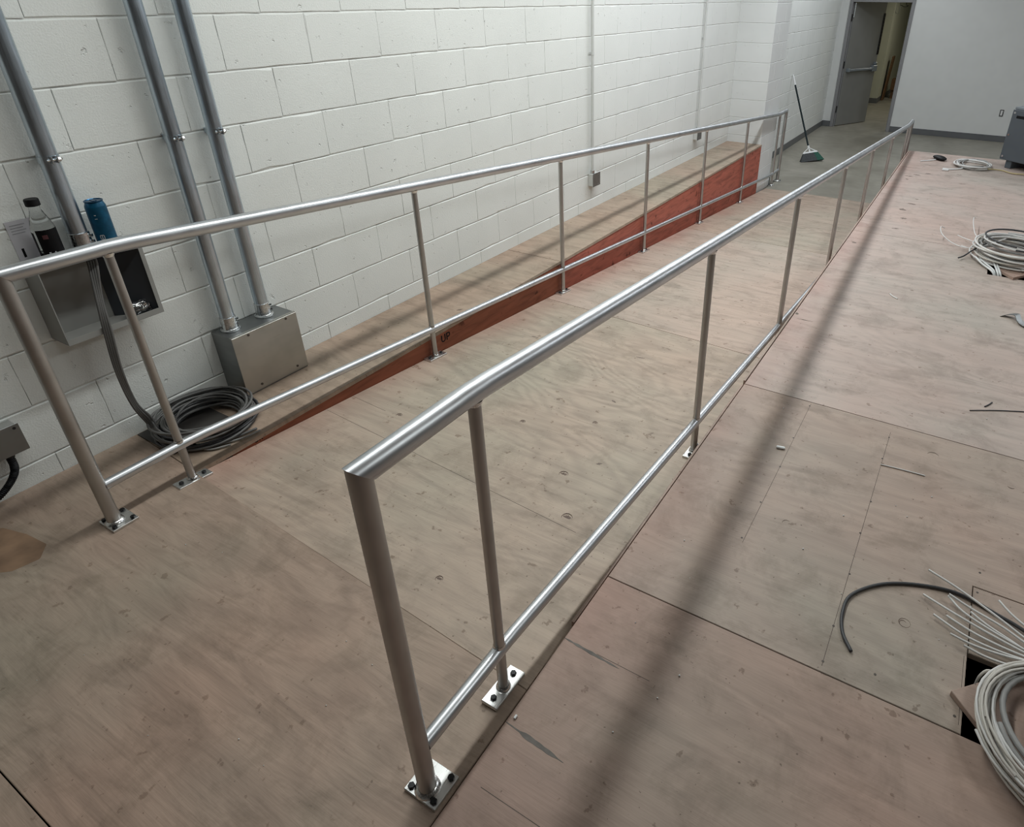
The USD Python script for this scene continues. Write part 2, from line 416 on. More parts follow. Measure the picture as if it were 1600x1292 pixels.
plain("conduit_paint", (0.60, 0.61, 0.59), 0.45, vary=0.04)
plain("cable_grey", (0.125, 0.122, 0.118), 0.45, vary=0.12)
plain("cable_dark", (0.045, 0.045, 0.048), 0.45, vary=0.15)
plain("cable_white", (0.56, 0.53, 0.48), 0.42, vary=0.10)
plain("cable_light", (0.68, 0.67, 0.65), 0.42, vary=0.08)
plain("cable_midgrey", (0.30, 0.295, 0.285), 0.45, vary=0.1)
plain("white_plastic", (0.72, 0.73, 0.72), 0.4, vary=0.03)
plain("broom_handle", (0.004, 0.014, 0.017), 0.45, vary=0.1, spec=0.25)
plain("bristle_grey", (0.045, 0.05, 0.052), 0.7, vary=0.4, scale=120, bump=0.004, bscale=200)
plain("bristle_green", (0.012, 0.085, 0.055), 0.7, vary=0.4, scale=120, bump=0.004, bscale=200)
plain("cabinet_paint", (0.085, 0.10, 0.115), 0.42, vary=0.05)
plain("cabinet_lid", (0.20, 0.225, 0.245), 0.4, vary=0.05)
plain("can_blue", (0.005, 0.085, 0.165), 0.35, metallic=0.4, vary=0.25, scale=50)
plain("can_rim", (0.02, 0.08, 0.16), 0.28, metallic=0.8, vary=0.1)
plain("print_white", (0.5, 0.52, 0.55), 0.5, vary=0.1)
plain("print_red", (0.09, 0.03, 0.035), 0.5, vary=0.1)
plain("label_black", (0.005, 0.005, 0.006), 0.5, vary=0.2, spec=0.15)
plain("paper", (0.58, 0.57, 0.60), 0.75, vary=0.04)
plain("paper_print", (0.36, 0.36, 0.38), 0.75, vary=0.1)
plain("wood_brown", (0.13, 0.065, 0.025), 0.6, vary=0.3, scale=12)
plain("yellow_lead", (0.45, 0.37, 0.20), 0.5, vary=0.1)
mat("clear_plastic", {"p": ("principled_bsdf", {"base_color": (0.93, 0.95, 0.95), "roughness": 0.06, "transmission_weight": 1.0, "ior": 1.2})}, [])
mat("clear_film", {"t": ("transparent_bsdf", {"color": (0.8, 0.82, 0.84)}), "gl": ("glossy_bsdf", {"roughness": 0.12, "color": (0.9, 0.9, 0.9)}), "m": ("mix_closure", {"fac": 0.35})},
    [("t.BSDF", "m.closure1"), ("gl.BSDF", "m.closure2")], surface="m.closure")
mat("dark_drink", {"p": ("principled_bsdf", {"base_color": (0.012, 0.008, 0.006), "roughness": 0.1})}, [])

# ------------------------------------------------------------------ dimensions
XW = -1.966          # face of the block wall on the left
H = 0.618            # concrete floor lies this far below the plywood deck
SL, Y1 = 0.0819, 0.43  # slope of the ramp and where it starts
YE = 7.935           # foot of the ramp
XE = 0.055           # edge of the raised deck beside the ramp
XF = -1.53           # edge of the plywood ledge beside the ramp
YB = 12.977          # back wall
COURSE, Z0, BL = 0.2032, 1.5059, 0.4145
YC0, YC1, XC = 7.53, 8.13, -1.545   # pilaster


def ramp_z(y):
    return -min(SL * max(0.0, y - 0.387), H)


# ------------------------------------------------------------------ structure: concrete, walls, ceiling
single("floor", bx(-4, 8, -5, 21, -H - 0.12, -H), "concrete", "grey-brown concrete floor at the foot of the ramp, running through the open door", "floor", kind="structure")
wl = thing("wall_left", "white painted concrete block wall on the left with flush raked joints", "wall", (XW, 0, -H), kind="structure")
rng = random.Random(7)


def block_front(y0, y1, z0, z1, xf, sign=1, gapy=0.0002, gapz=0.0017, d=0.0048, axis="y"):
    """Front of one painted block: a slightly uneven face with a soft chamfer down to the joint."""
    pts, outer = [], []
    ny, nz = 5, 2
    Y0, Y1_, Za, Zb = y0 + gapy, y1 - gapy, z0 + gapz, z1 - gapz
    edge = [(Y0 + (Y1_ - Y0) * i / ny, Za, 0, 1) for i in range(ny)] + [(Y1_, Za + (Zb - Za) * i / nz, -1, 0) for i in range(nz)] + \
           [(Y1_ - (Y1_ - Y0) * i / ny, Zb, 0, -1) for i in range(ny)] + [(Y0, Zb - (Zb - Za) * i / nz, 1, 0) for i in range(nz)]
    for k, (y, z, ky, kz) in enumerate(edge):
        outer.append((y, z, 0.0016 if kz == 0 else d))
        iy = 0.0012 + rng.random() * 0.0016
        iz = 0.0026 + rng.random() * 0.0030
        if rng.random() < 0.035:
            iz += 0.006
            iy += 0.004
        yy = min(max(y, Y0 + iy), Y1_ - iy)
        zz = min(max(z, Za + iz), Zb - iz)
        pts.append((yy, zz))
    n = len(pts)
    cy, cz = (y0 + y1) / 2, (z0 + z1) / 2
    out = rng.uniform(-0.0008, 0.0008)
    v = [(xf + out, y, z) for y, z in pts] + [(xf - dd, y, z) for y, z, dd in outer] + [(xf + out + 0.0003, cy, cz)]
    f = []
    for k in range(n):
        k2 = (k + 1) % n
        f += [(2 * n, k, k2), (k, n + k, n + k2), (k, n + k2, k2)]
    v = np.array(v)
    if axis == "x":            # a face that looks along -y
        v = np.stack([v[:, 1], -(v[:, 0]), v[:, 2]], 1)
    return trimesh.Trimesh(v, np.array(f), process=False)


part("mortar", bx(XW - 0.2, XW - 0.005, -5, YB, -H - 0.1, 3.3), "mortar_paint", wl)
far_stuff = []
n_blocks = 0
for c in range(-2, 11):
    z1 = Z0 - COURSE * c
    z0 = z1 - COURSE
    if z1 < -H - 0.01:
        continue
    base = 1.31 if c % 2 == 0 else 1.517     # course under joint line A has joints at 1.31 + k*BL
    k = math.floor((-5 - base) / BL)
    y = base + k * BL
    while y < YB:
        ya, yb = max(y, -5), min(y + BL, YB)
        y += BL
        if yb - ya < 0.02:
            continue
        if YC0 - 0.02 < ya and yb < YC1 + 0.02:
            continue
        near = yb < YC0 + 0.3
        if near and z1 < -0.02 and yb < 7.5:
            continue                         # behind the ledge
        seen = z0 < 1.56 and ((near and yb > 0.05 + 0.38 * max(0, z0 - 0.8)) or (not near and yb > 9.0 + 0.0)) and c >= -0
        m = block_front(ya, yb, z0, z1, XW)
        if seen and n_blocks < 296:
            part("block", m, "block_paint", wl)
            n_blocks += 1
        else:
            far_stuff.append(m)
for c in range(3, 10):                       # plain courses above the picture
    far_stuff.append(bx(XW - 0.02, XW, -5, YB, Z0 + COURSE * (c - 1) + 0.003, Z0 + COURSE * c - 0.003))
part("upper_block", cat_(*far_stuff), "block_paint", wl, kind="stuff")

pil = thing("pilaster", "white painted block pilaster standing out from the block wall at the end of the ledge", "pilaster", (XC, YC0, -H), kind="structure")
part("mortar", bx(XW - 0.05, XC - 0.005, YC0 + 0.005, YC1 - 0.005, -H - 0.05, 3.3), "mortar_paint", pil)
for c in range(-1, 11):
    z1 = Z0 - COURSE * c
    z0 = max(z1 - COURSE, -H - 0.03)
    part("block", bbx(XW - 0.03, XC, YC0, YC0 + (0.2 if c % 2 else 0.4), z0 + 0.0016, z1 - 0.0016, 0.003), "pilaster_paint", pil)
    part("block", bbx(XW - 0.03, XC, YC0 + (0.2 if c % 2 else 0.4) + 0.002, YC1, z0 + 0.0016, z1 - 0.0016, 0.003), "pilaster_paint", pil)
part("upper_block", bx(XW - 0.03, XC, YC0, YC1, Z0 + 2 * COURSE, 3.3), "pilaster_paint", pil, kind="stuff")

# back wall with the door opening
DX0, DX1, DZ = -1.765, -0.81, 1.475
wb = thing("wall_back", "smooth pale grey plastered wall at the far end of the room", "wall", (0, YB, -H), kind="structure")
part("wall_panel", cat_(bx(-2.2, DX0 - 0.02, YB, YB + 0.15, -H, 3.3), bx(DX0 - 0.02, DX1 + 0.02, YB, YB + 0.15, DZ + 0.02, 3.3), bx(DX1 + 0.02, 8, YB, YB + 0.15, -H, 3.3)), "drywall_paint", wb)
single("wall_right", bx(8, 8.15, -5, 21, -H, 3.3), "far_paint", "plain wall on the far right outside the frame", "wall", kind="structure")
single("wall_front", bx(-2.2, 8, -5.15, -5, -H, 3.3), "far_paint", "plain wall behind the camera", "wall", kind="structure")
single("ceiling", bx(-2.2, 8.2, -5.2, 21, 3.3, 3.45), "ceiling_paint", "white ceiling above the ramp, out of the frame", "ceiling", kind="structure")
bl = bbx(XW, XW + 0.008, YC1 + 0.002, YB - 0.001, -H, -H + 0.10, 0.002)
single("baseboard_left", cat_(bl, bbx(XW, XC + 0.008, YC1, YC1 + 0.008, -H, -H + 0.1, 0.002)), "baseboard_vinyl", "dark grey vinyl baseboard along the block wall beyond the pilaster", "baseboard", kind="structure")
single("baseboard_back", cat_(bbx(DX1 + 0.05, 8, YB - 0.008, YB, -H, -H + 0.10, 0.002), bbx(XW + 0.008, DX0 - 0.05, YB - 0.008, YB, -H, -H + 0.10, 0.002)), "baseboard_vinyl",
       "dark grey vinyl baseboard along the foot of the smooth back wall", "baseboard", kind="structure")

# corridor beyond the door
wc = thing("wall_corridor", "dim yellowish corridor walls seen through the open door", "wall", (-1.55, 16.6, -H), kind="structure")
part("wall_panel", bx(-2.6, -1.56, 16.6, 21, -H, 3.3), "corridor_paint", wc)
part("wall_panel", bx(-2.6, -2.45, YB + 0.15, 16.6, -H, 3.3), "corridor_paint", wc)
part("wall_panel", bx(-1.56, 2.2, 20.0, 20.15, -H, 3.3), "corridor_paint", wc)
part("wall_panel", bx(0.9, 1.05, YB + 0.15, 20, -H, 3.3), "corridor_paint", wc)
single("baseboard_corridor", cat_(bbx(-2.45, -1.552, 16.592, 16.6, -H, -H + 0.11, 0.002), bbx(-1.56, -1.552, 16.6, 20, -H, -H + 0.11, 0.002)), "baseboard_vinyl",
       "dark baseboard on the corridor wall behind the open door", "baseboard", kind="structure")

# ------------------------------------------------------------------ raised deck
G = 0.0014
deck = thing("plywood_deck", "raised plywood deck with cable hatches to the right of the handrail", "deck", (XE, 0, -H), kind="structure")
TH = 0.018
hatch1 = sbox(1.045, 0.835, 1.335, 1.115)
hatch2 = sbox(0.985, 4.265, 1.245, 4.50)
bands = [(-5, -2.8), (-2.8, -0.36), (-0.36, 0.855), (0.855, 2.163), (2.163, 4.75), (4.75, 7.2), (7.2, 8.11)]


def sheet(x0, y0, x1, y1, hole=None, g=G):
    s = sbox(x0 + g, y0 + g, x1 - g, y1 - g)
    return s.difference(hole) if hole is not None else s


def edge_bevel(poly, z0=-TH, z1=0.0, c=0.0012):
    return cat_(slab(poly, z0, z1 - c), slab(poly.buffer(-c, join_style=2), z1 - c, z1))


k = 0
for (a, b) in bands:
    xs = [XE, 1.27, 2.49, 3.71, 4.93]
    for x0, x1 in zip(xs, xs[1:]):
        hole = None
        if a == 0.855 and x0 == XE:
            hole = sbox(1.045 - G, 0.80, 1.60, 1.38 + G)
        if a == 2.163 and x0 == XE:
            hole = hatch2
        if a == 0.855 and x0 == 1.27:
            hole = sbox(1.27, 0.80, 1.337, 1.38 + G)
        s = sheet(x0, a, x1, b, hole)
        part("plywood_sheet", edge_bevel(s), "ply_deck_near_dim" if b < 1 else "ply_deck_dim" if b < 3 else "ply_deck", deck)
        k += 1
part("hatch_filler", edge_bevel(sheet(1.045, 1.115, 1.337, 1.38)), "ply_deck_dim", deck)
part("fascia_board", bx(XE + 0.001, XE + 0.019, Y1, 8.108, -H, -TH - 0.001), "red_board", deck, label="dark red board closing the side of the deck below the handrail")
part("fascia_board", bx(XE + 0.02, 4.93, 8.09, 8.108, -H, -TH - 0.001), "red_board", deck)
part("joist", cat_(*[bx(XE + 0.03, 4.9, y, y + 0.038, -0.25, -TH - 0.001) for y in (0.60, 1.40, 2.15, 3.2, 4.1, 4.6, 5.6, 6.6, 7.6)]), "ply_edge", deck)
part("void_sheet", bx(XE + 0.03, 4.9, -4.9, 8.05, -H + 0.001, -H + 0.01), "void_black", deck)  # near-black sheet, the unlit space under the deck put into colour
# a thin strip of board stands along the edge of the deck from y = 2.18 on
part("edge_strip", bbx(XE - 0.013, XE - 0.003, 2.19, 8.108, -0.10, 0.0015, 0.001), "ply_scrap", deck)
part("edge_strip", bbx(XE - 0.012, XE - 0.003, 0.66, 2.16, -0.16, -0.003, 0.001), "ply_scrap", deck)
# pencil lines and screw rows over the joists
part("pencil_line", slab(Polygon([(0.3655, 2.15), (0.3668, 2.15), (0.3725, 1.20), (0.3712, 1.20)]), -0.0005, 0.0003), "pencil", deck)
part("pencil_line", bx(0.7035, 0.7050, 0.875, 2.10, -0.0005, 0.0003), "pencil", deck)
part("pencil_line", bx(0.16, 0.32, 0.602, 0.6035, -0.0005, 0.0003), "pencil", deck)
part("pencil_line", bx(0.10, 0.36, 0.176, 0.1775, -0.0005, 0.0003), "pencil", deck)
part("pencil_line", bx(1.036, 1.0372, 0.88, 1.10, -0.0005, 0.0003), "pencil", deck)
for x, ys in ((0.366, (2.13, 1.86, 1.65, 1.42, 1.22)), (0.7045, (2.06, 1.90, 1.62, 1.44, 1.24, 1.02, 0.89)), (1.026, (0.90,)), (0.83, (0.92,)), (1.06, (1.45, 1.36))):
    for y in ys:
        part("screw", cyl(x + rng.uniform(-.004, .004), y, -0.0005, 0.0007, 0.0036, 8), "screw_metal", deck)


def ring_arc(x, y, r, a0, a1, w, z=0.0006):
    t = np.linspace(math.radians(a0), math.radians(a1), 12)
    return tube([(x + r * math.cos(s), y + r * math.sin(s), z - w * 0.4) for s in t], np.interp(np.linspace(0, 1, 12), [0, .5, 1], [w * .35, w, w * .35]), 6)


for x, y, r, a0, a1, w in ((0.873, 2.02, 0.021, 20, 170, 0.0018), (0.474, 1.362, 0.014, 60, 200, 0.0012), (0.88, 1.133, 0.016, 0, 350, 0.0011), (0.876, 1.131, 0.009, 30, 220, 0.0014), (1.142, 1.966, 0.012, 200, 330, 0.002)):
    part("knot", ring_arc(x, y, r, a0, a1, w), "knot_dark", deck)


def streak(x0, y0, x1, y1, w, z=0.0004, seed=0):
    """A flat uneven sliver: a filled crack, a scuff or a heel mark."""
    rg = np.random.default_rng(seed)
    t = np.linspace(0, 1, 25)
    c = np.stack([x0 + (x1 - x0) * t, y0 + (y1 - y0) * t], 1)
    d = np.array([-(y1 - y0), x1 - x0])
    d /= np.linalg.norm(d)
    half = w * (np.sin(math.pi * np.clip(t * 0.97 + 0.02, 0, 1)) ** 0.8) * np.interp(t, np.linspace(0, 1, 13), rg.uniform(0.45, 1.35, 13)) / 2
    poly = Polygon(np.vstack([c + d * half[:, None], (c - d * half[:, None])[::-1]])).buffer(0)
    return slab(poly, -0.0004, z)


for i, (x0, y0, x1, y1, w) in enumerate(((0.058, 0.327, 0.235, 0.315, 0.011), (0.056, 0.602, 0.235, 0.594, 0.009))):
    part("filled_crack", streak(x0, y0, x1, y1, w, seed=i), "filler_grey", deck, label="grey-filled split in the deck running in from its edge")
for i, (x, y, l, w) in enumerate(((0.204, 6.80, .08, .03), (0.27, 6.90, .07, .03), (0.205, 6.65, .03, .03), (0.36, 6.99, .05, .04), (0.355, 5.765, .07, .03), (0.375, 5.94, .03, .02), (0.31, 5.54, .06, .05),
                                  (0.35, 5.27, .05, .04), (0.33, 4.95, .05, .02), (0.116, 4.47, .03, .04), (0.69, 6.73, .06, .015), (0.64, 7.12, .05, .02), (0.13, 2.98, .09, .008), (0.07, 3.04, .02, .03))):
    part("scuff_mark", streak(x - l / 2, y, x + l / 2, y + rng.uniform(-.03, .03), w, seed=20 + i), "scuff_brown", deck)

# ------------------------------------------------------------------ landing in front of the ramp and the ramp itself
land = thing("plywood_landing", "stained plywood landing at the top of the ramp in the foreground", "landing", (-0.9, 0, -H), kind="structure")
SK = -0.058   # the ramp's cross joints run slightly askew


def skewed(x0, x1, ya, yb, sa=SK, sb=SK, g=G):
    f = lambda x, y, s: y + s * (x + 0.8)  # noqa: E731
    return Polygon([(x0 + g, f(x0, ya, sa) + g), (x1 - g, f(x1, ya, sa) + g), (x1 - g, f(x1, yb, sb) - g), (x0 + g, f(x0, yb, sb) - g)])


part("plywood_sheet", edge_bevel(skewed(XW + 0.001, XE, -0.35, Y1 + 0.042, 0, SK)), "ply_landing", land)
part("plywood_sheet", edge_bevel(sbox(XW + 0.001, -2.8 + G, XE - G, -0.35 - G)), "ply_landing_worn", land)
part("plywood_sheet", edge_bevel(sbox(XW + 0.001, -5, XE - G, -2.8 - G)), "ply_landing", land)
part("framing", bx(XW + 0.01, XE - 0.01, -4.9, Y1, -H, -TH - 0.02), "void_black", land)  # solid near-black fill paints the unlit space under the landing
blob = Polygon([(-1.95, -0.12), (-1.80, 0.01), (-1.70, 0.035), (-1.60, 0.045), (-1.555, 0.01), (-1.57, -0.05), (-1.62, -0.09), (-1.66, -0.16), (-1.80, -0.25), (-1.95, -0.24)]).buffer(0.02).buffer(-0.01)
part("stain", slab(blob, -0.0004, 0.0003), "stain_brown", land, label="brown water stain by the wall at the left edge")
for i, (x, y, r) in enumerate(((-0.403, 0.596, 0.012), (-0.224, 1.058, 0.020), (-0.373, 1.27, 0.018), (-0.737, 1.502, 0.012), (-0.462, 1.673, 0.011), (-1.224, 1.242, 0.013))):
    m = ring_arc(x, y, r, 0, 340, 0.0014)
    m2 = streak(x - r * .8, y, x + r * .8, y + .002, r * .9, seed=50 + i)
    m = cat_(m, m2)
    m.vertices = np.array(m.vertices) + np.array([0, 0, ramp_z(y) if y > 0.43 else 0])
    KN = m
    USED.setdefault("knots", []).append(m)

ramp = thing("access_ramp", "plywood wheelchair ramp sloping down between the two handrails", "ramp", (-0.75, Y1, -H), kind="structure")
ry = [Y1 + 0.042, 2.83, 5.25, YE]
for i, (a, b) in enumerate(zip(ry, ry[1:])):
    s = skewed(XF + 0.002, XE - 0.001, a, b, SK, SK if i < 2 else SK * 0.6)
    part("plywood_sheet", shear_ramp(edge_bevel(s), SL, 0.387), "ply_ramp" if i % 2 == 0 else "ply_ramp_worn", ramp)
for kmesh in USED.pop("knots"):
    part("knot", kmesh, "knot_dark", ramp)
pl = slab(Polygon([(-1.52, 1.098), (-0.155, 1.006), (-0.155, 1.0074), (-1.52, 1.0994)]), -0.0005, 0.0004)
part("pencil_line", shear_ramp(pl, SL, 0.387), "pencil", ramp)
pl = slab(Polygon([(-1.52, 1.247), (-1.30, 1.234), (-1.30, 1.2353), (-1.52, 1.2483)]), -0.0005, 0.0004)
part("pencil_line", shear_ramp(pl, SL, 0.387), "pencil", ramp)
part("framing", shear_ramp(cat_(*[bx(XF + 0.03, XE - 0.03, y, y + 0.3, -0.06, -TH - 0.002) for y in np.arange(0.6, 7.2, 0.6)]), SL, 0.387), "ply_edge", ramp)
for i, (x, y) in enumerate(((-1.16, 1.93), (-1.25, 2.3), (-0.62, 2.4), (-0.9, 3.3), (-0.5, 1.9), (-1.15, 1.62), (-0.3, 1.4))):
    part("scuff_mark", shear_ramp(streak(x, y, x + rng.uniform(.02, .05), y + rng.uniform(-.02, .02), 0.012, seed=80 + i), SL, 0.387), "scuff_brown", ramp)

# ------------------------------------------------------------------ plywood ledge between ramp and wall
led = thing("plywood_ledge", "level plywood ledge with red painted front between the ramp and the block wall", "ledge", (-1.75, 4, -H), kind="structure")
lj = [Y1 + 0.075, 3.05, 5.5, YC0]
for i, (a, b) in enumerate(zip(lj, lj[1:])):
    part("plywood_sheet", edge_bevel(skewed(XW + 0.001, XF + 0.004, Y1 + 0.042, b, SK, 0) if i == 0 else sbox(XW + 0.001, a + G, XF + 0.004, b - G)), "ply_ledge", led)


def fascia(ya, yb, x, t, ztop, lift=0.0, height=None):
    zs = lambda y: ramp_z(y) + lift  # noqa: E731
    tops = (lambda y: ztop) if height is None else (lambda y: min(ztop, ramp_z(y) + lift + height))
    n = 14
    ys = np.linspace(ya, yb, n)
    v, f = [], []
    for y in ys:
        lo, hi = zs(y) - 0.004, max(tops(y), zs(y))
        v += [(x, y, lo), (x, y, hi), (x - t, y, hi), (x - t, y, lo)]
    for i in range(n - 1):
        for q in range(4):
            a, b = i * 4 + q, i * 4 + (q + 1) % 4
            f += [(a, a + 4, b), (b, a + 4, b + 4)]
    f += [(0, 1, 2), (0, 2, 3)]
    e = (n - 1) * 4
    f += [(e, e + 2, e + 1), (e, e + 3, e + 2)]
    m = trimesh.Trimesh(np.array(v), np.array(f), process=False)
    m.fix_normals()
    return m


part("fascia_board", fascia(0.66, 3.09, XF, 0.018, -TH - 0.001), "red_board_dull", led, label="reddish brown raw board at the shallow end of the ledge front")
part("fascia_board", fascia(3.094, 5.55, XF, 0.018, -TH - 0.001), "red_board", led)
part("fascia_board", fascia(5.554, YC0, XF, 0.018, -TH - 0.001), "red_board", led)
part("framing", cat_(*[bx(XW + 0.02, XF - 0.03, y, y + 0.04, -0.15, -TH - 0.002) for y in np.arange(1.0, 7.3, 0.6)]), "ply_edge", led)


def written(text, y, z, h):
    m = meshkit.text_mesh(text, h, 0.0012, bold=True)
    v = np.array(m.vertices)
    m.vertices = np.stack([XF - 0.0004 + v[:, 2], y + v[:, 0], z + v[:, 1]], 1)
    return m


part("marker_writing", written("UP", 1.86, -0.075, 0.04), "label_black", led, label="letters written in black marker on the ledge front")
part("marker_writing", written("UK", 0.755, -0.024, 0.020), "label_black", led)
part("scuff_mark", streak(-1.63, 1.755, -1.585, 1.785, 0.022, seed=5), "label_black", led)
for i, (x, y) in enumerate(((-1.72, 5.0), (-1.75, 5.05), (-1.70, 6.0), (-1.86, 4.6), (-1.62, 2.1))):
    part("scuff_mark", streak(x, y, x + 0.02, y + 0.03, 0.015, seed=100 + i), "knot_dark", led)
# dark plate let into the floor below the grey coil
single("floor_plate", bbx(-1.955, -1.70, 0.535, 0.80, 0.0003, 0.004, 0.001), "plate_dark", "thin dark plate on the plywood under the grey cable coil", "plate")

# ------------------------------------------------------------------ handrails
RT, RP0, RP, RL = 0.0230, 0.0207, 0.0137, 0.0175   # radii: top rail, end posts, posts, lower rail
HR, HL = 0.9145, 0.155


def handrail(x, ys, yb, yend, label, hr=HR):
    hx = thing("handrail", label, "handrail", (x, ys[0], -H), group=None)
    zt = lambda y: hr - SL * (min(max(y, yb), yend) - yb)  # noqa: E731
    zl = lambda y: HL - SL * (min(max(y, yb + 0.02), yend) - yb - 0.02)  # noqa: E731
    flo = lambda y: ramp_z(y)  # noqa: E731
    y0, y1 = ys[0], ys[-1]
    bend = lambda yc, fz, r=0.05: [(x, yy, fz(yc - r) + (fz(yc + r) - fz(yc - r)) * s + (0.25 * ((fz(yc) - fz(yc - r)) - (fz(yc + r) - fz(yc))) * 2 * s * (1 - s) * 2)) for yy, s in ((yc - r, 0), (yc - r / 2, .25), (yc, .5), (yc + r / 2, .75), (yc + r, 1))]  # noqa: E731
    top = [(x, y0, zt(y0))] + bend(yb, zt) + [(x, yy, zt(yy)) for yy in np.linspace(yb + 0.4, yend - 0.3, 12)] + bend(yend, zt) + [(x, y1, zt(y1))]
    part("top_rail", tube(top, RT, 28, miter0=(0, 1, 1), miter1=(0, 1, -1)), "rail_aluminium", hx, smooth=50)
    low = [(x, y0 + RP0 * 0.7, zl(y0))] + bend(yb + 0.02, zl) + [(x, yy, zl(yy)) for yy in np.linspace(yb + 0.4, yend - 0.3, 12)] + bend(yend, zl) + [(x, y1 - RP0 * 0.7, zl(y1))]
    part("lower_rail", tube(low, RL, 20), "rail_aluminium", hx, smooth=50)
    for i, y in enumerate(ys):
        end = i in (0, len(ys) - 1)
        r = RP0 if end else RP
        zb = flo(y) + 0.010
        if end:
            p = part("post", tube([(x, y, zb), (x, y, zt(y))], r, 28, miter1=(0, 1, 1) if i == 0 else (0, 1, -1)), "post_aluminium", hx, label="thicker end post", smooth=50)
        else:
            part("post", tube([(x, y, zb), (x, y, zt(y) - RT * 0.6)], r, 20), "post_aluminium", hx, smooth=50)
            part("weld", lathe_raw([(r * 1.02, zt(y) - RT - 0.006), (r * 1.2, zt(y) - RT - 0.002), (r * 1.35, zt(y) - RT + 0.006)], x, y, 16), "weld_bright", hx, smooth=True)
            part("weld", lathe_raw([(r * 1.05, zl(y) + RL * 0.75), (r * 1.22, zl(y) + RL * 0.95), (r * 1.03, zl(y) + RL * 1.25)], x, y, 16), "weld_bright", hx, smooth=True)
        part("weld", lathe_raw([(r * 1.45, zb - 0.0005), (r * 1.32, zb + 0.006), (r * 1.02, zb + 0.010)], x, y, 20), "weld_bright", hx, smooth=True)
        hw, hl_ = (0.046, 0.041) if end else (0.0245, 0.062)
        yc = y + (0.012 if end and i == 0 else 0.0)
        pm = bbx(x - hw, x + hw, yc - hl_, yc + hl_, 0.0, 0.0095, 0.0012)
        tilt = -math.degrees(math.atan(SL)) if 0.387 < y < YE else 0
        place = lambda m: (lambda q: (q.apply_translation((0, 0, flo(y))), q)[1])(turn(m, tilt, (x, y, 0), (1, 0, 0)))  # noqa: E731
        pp = part("base_plate", place(pm), "plate_aluminium", hx)
        spots = [(sx * 0.033, sy * 0.029) for sx in (-1, 1) for sy in (-1, 1)] if end else [(0.0, -0.042), (0.0, 0.042)]
        for bxo, byo in spots:
            part("bolt", place(hexa(x + bxo, yc + byo, 0.0094, 0.0165, 0.0082, rng.random())), "black_steel", pp)
    return hx


handrail(0.0, [0.1136, 0.3955, 1.7003, 2.9472, 4.2155, 5.40, 6.62, 7.98, 8.27], 0.386, 7.95, "aluminium pipe handrail on the near right side of the ramp, along the deck edge")
handrail(-1.502, [0.2196, 0.4876, 1.7798, 3.0378, 4.2968, 5.5621, 6.8186, 8.096, 8.3713], 0.50, 8.06, "aluminium pipe handrail on the left of the ramp, along the ledge by the block wall", 0.9005)

# ------------------------------------------------------------------ door
dr = thing("door_1", "grey steel door standing open in a grey steel frame in the back wall", "door", (DX0, YB, -H), kind="structure")
fw = 0.055
for sx, xx in ((-1, DX0), (1, DX1)):
    x0, x1 = (xx - fw, xx) if sx < 0 else (xx, xx + fw)
    part("jamb", cat_(bbx(x0, x1, YB - 0.018, YB + 0.17, -H, DZ + fw, 0.003), bbx(x0 + (0.03 if sx < 0 else -0.016), x1 + (0.016 if sx < 0 else -0.03), YB + 0.06, YB + 0.11, -H, DZ, 0.002)), "frame_paint", dr)
part("frame_head", bbx(DX0, DX1, YB - 0.018, YB + 0.17, DZ, DZ + fw, 0.003), "frame_paint", dr)
hinge = np.array([DX0 + 0.012, YB + 0.075, 0])
free = np.array([-1.375, 13.80, 0])
ang = math.degrees(math.atan2(*(free - hinge)[[1, 0]]))
LW = 0.90


def leaf(m):
    m = m.copy()
    m.apply_transform(trimesh.transformations.rotation_matrix(math.radians(ang), (0, 0, 1)))
    m.apply_translation(hinge)
    return m


lf = part("door_leaf", leaf(bbx(0.0, LW, -0.022, 0.022, -H + 0.012, DZ - 0.006, 0.002)), "door_paint", dr)
part("edge_strip", leaf(bbx(LW - 0.045, LW + 0.006, -0.029, 0.0, 0.60, 1.29, 0.001)), "black_rubber", lf, label="black strip on the upper free edge of the leaf")
pb = part("panic_bar", leaf(cat_(bbx(0.06, LW - 0.13, -0.085, -0.05, 0.345, 0.385, 0.006))), "cabinet_lid", dr, label="grey crash bar across the leaf")
part("bar_end", leaf(bbx(0.04, 0.09, -0.088, -0.021, 0.335, 0.395, 0.006)), "cabinet_lid", pb)
part("latch_case", leaf(bbx(LW - 0.15, LW - 0.03, -0.088, -0.021, 0.315, 0.42, 0.008)), "cabinet_lid", pb)
part("latch_knob", leaf(bbx(LW - 0.085, LW - 0.04, -0.075, -0.021, 0.42, 0.475, 0.006)), "cabinet_lid", pb)
for z in (1.17, 0.40, -0.37):
    part("hinge", cat_(bbx(DX0 - 0.006, DX0 + 0.010, YB + 0.052, YB + 0.064, z, z + 0.115, 0.002), cyl(DX0 + 0.008, YB + 0.050, z, z + 0.115, 0.009, 12)), "black_steel", dr)
part("door_closer_arm", bbx(DX0 + 0.03, DX0 + 0.05, YB + 0.03, YB + 0.05, 1.23, DZ - 0.01, 0.003), "zinc_fitting", dr)
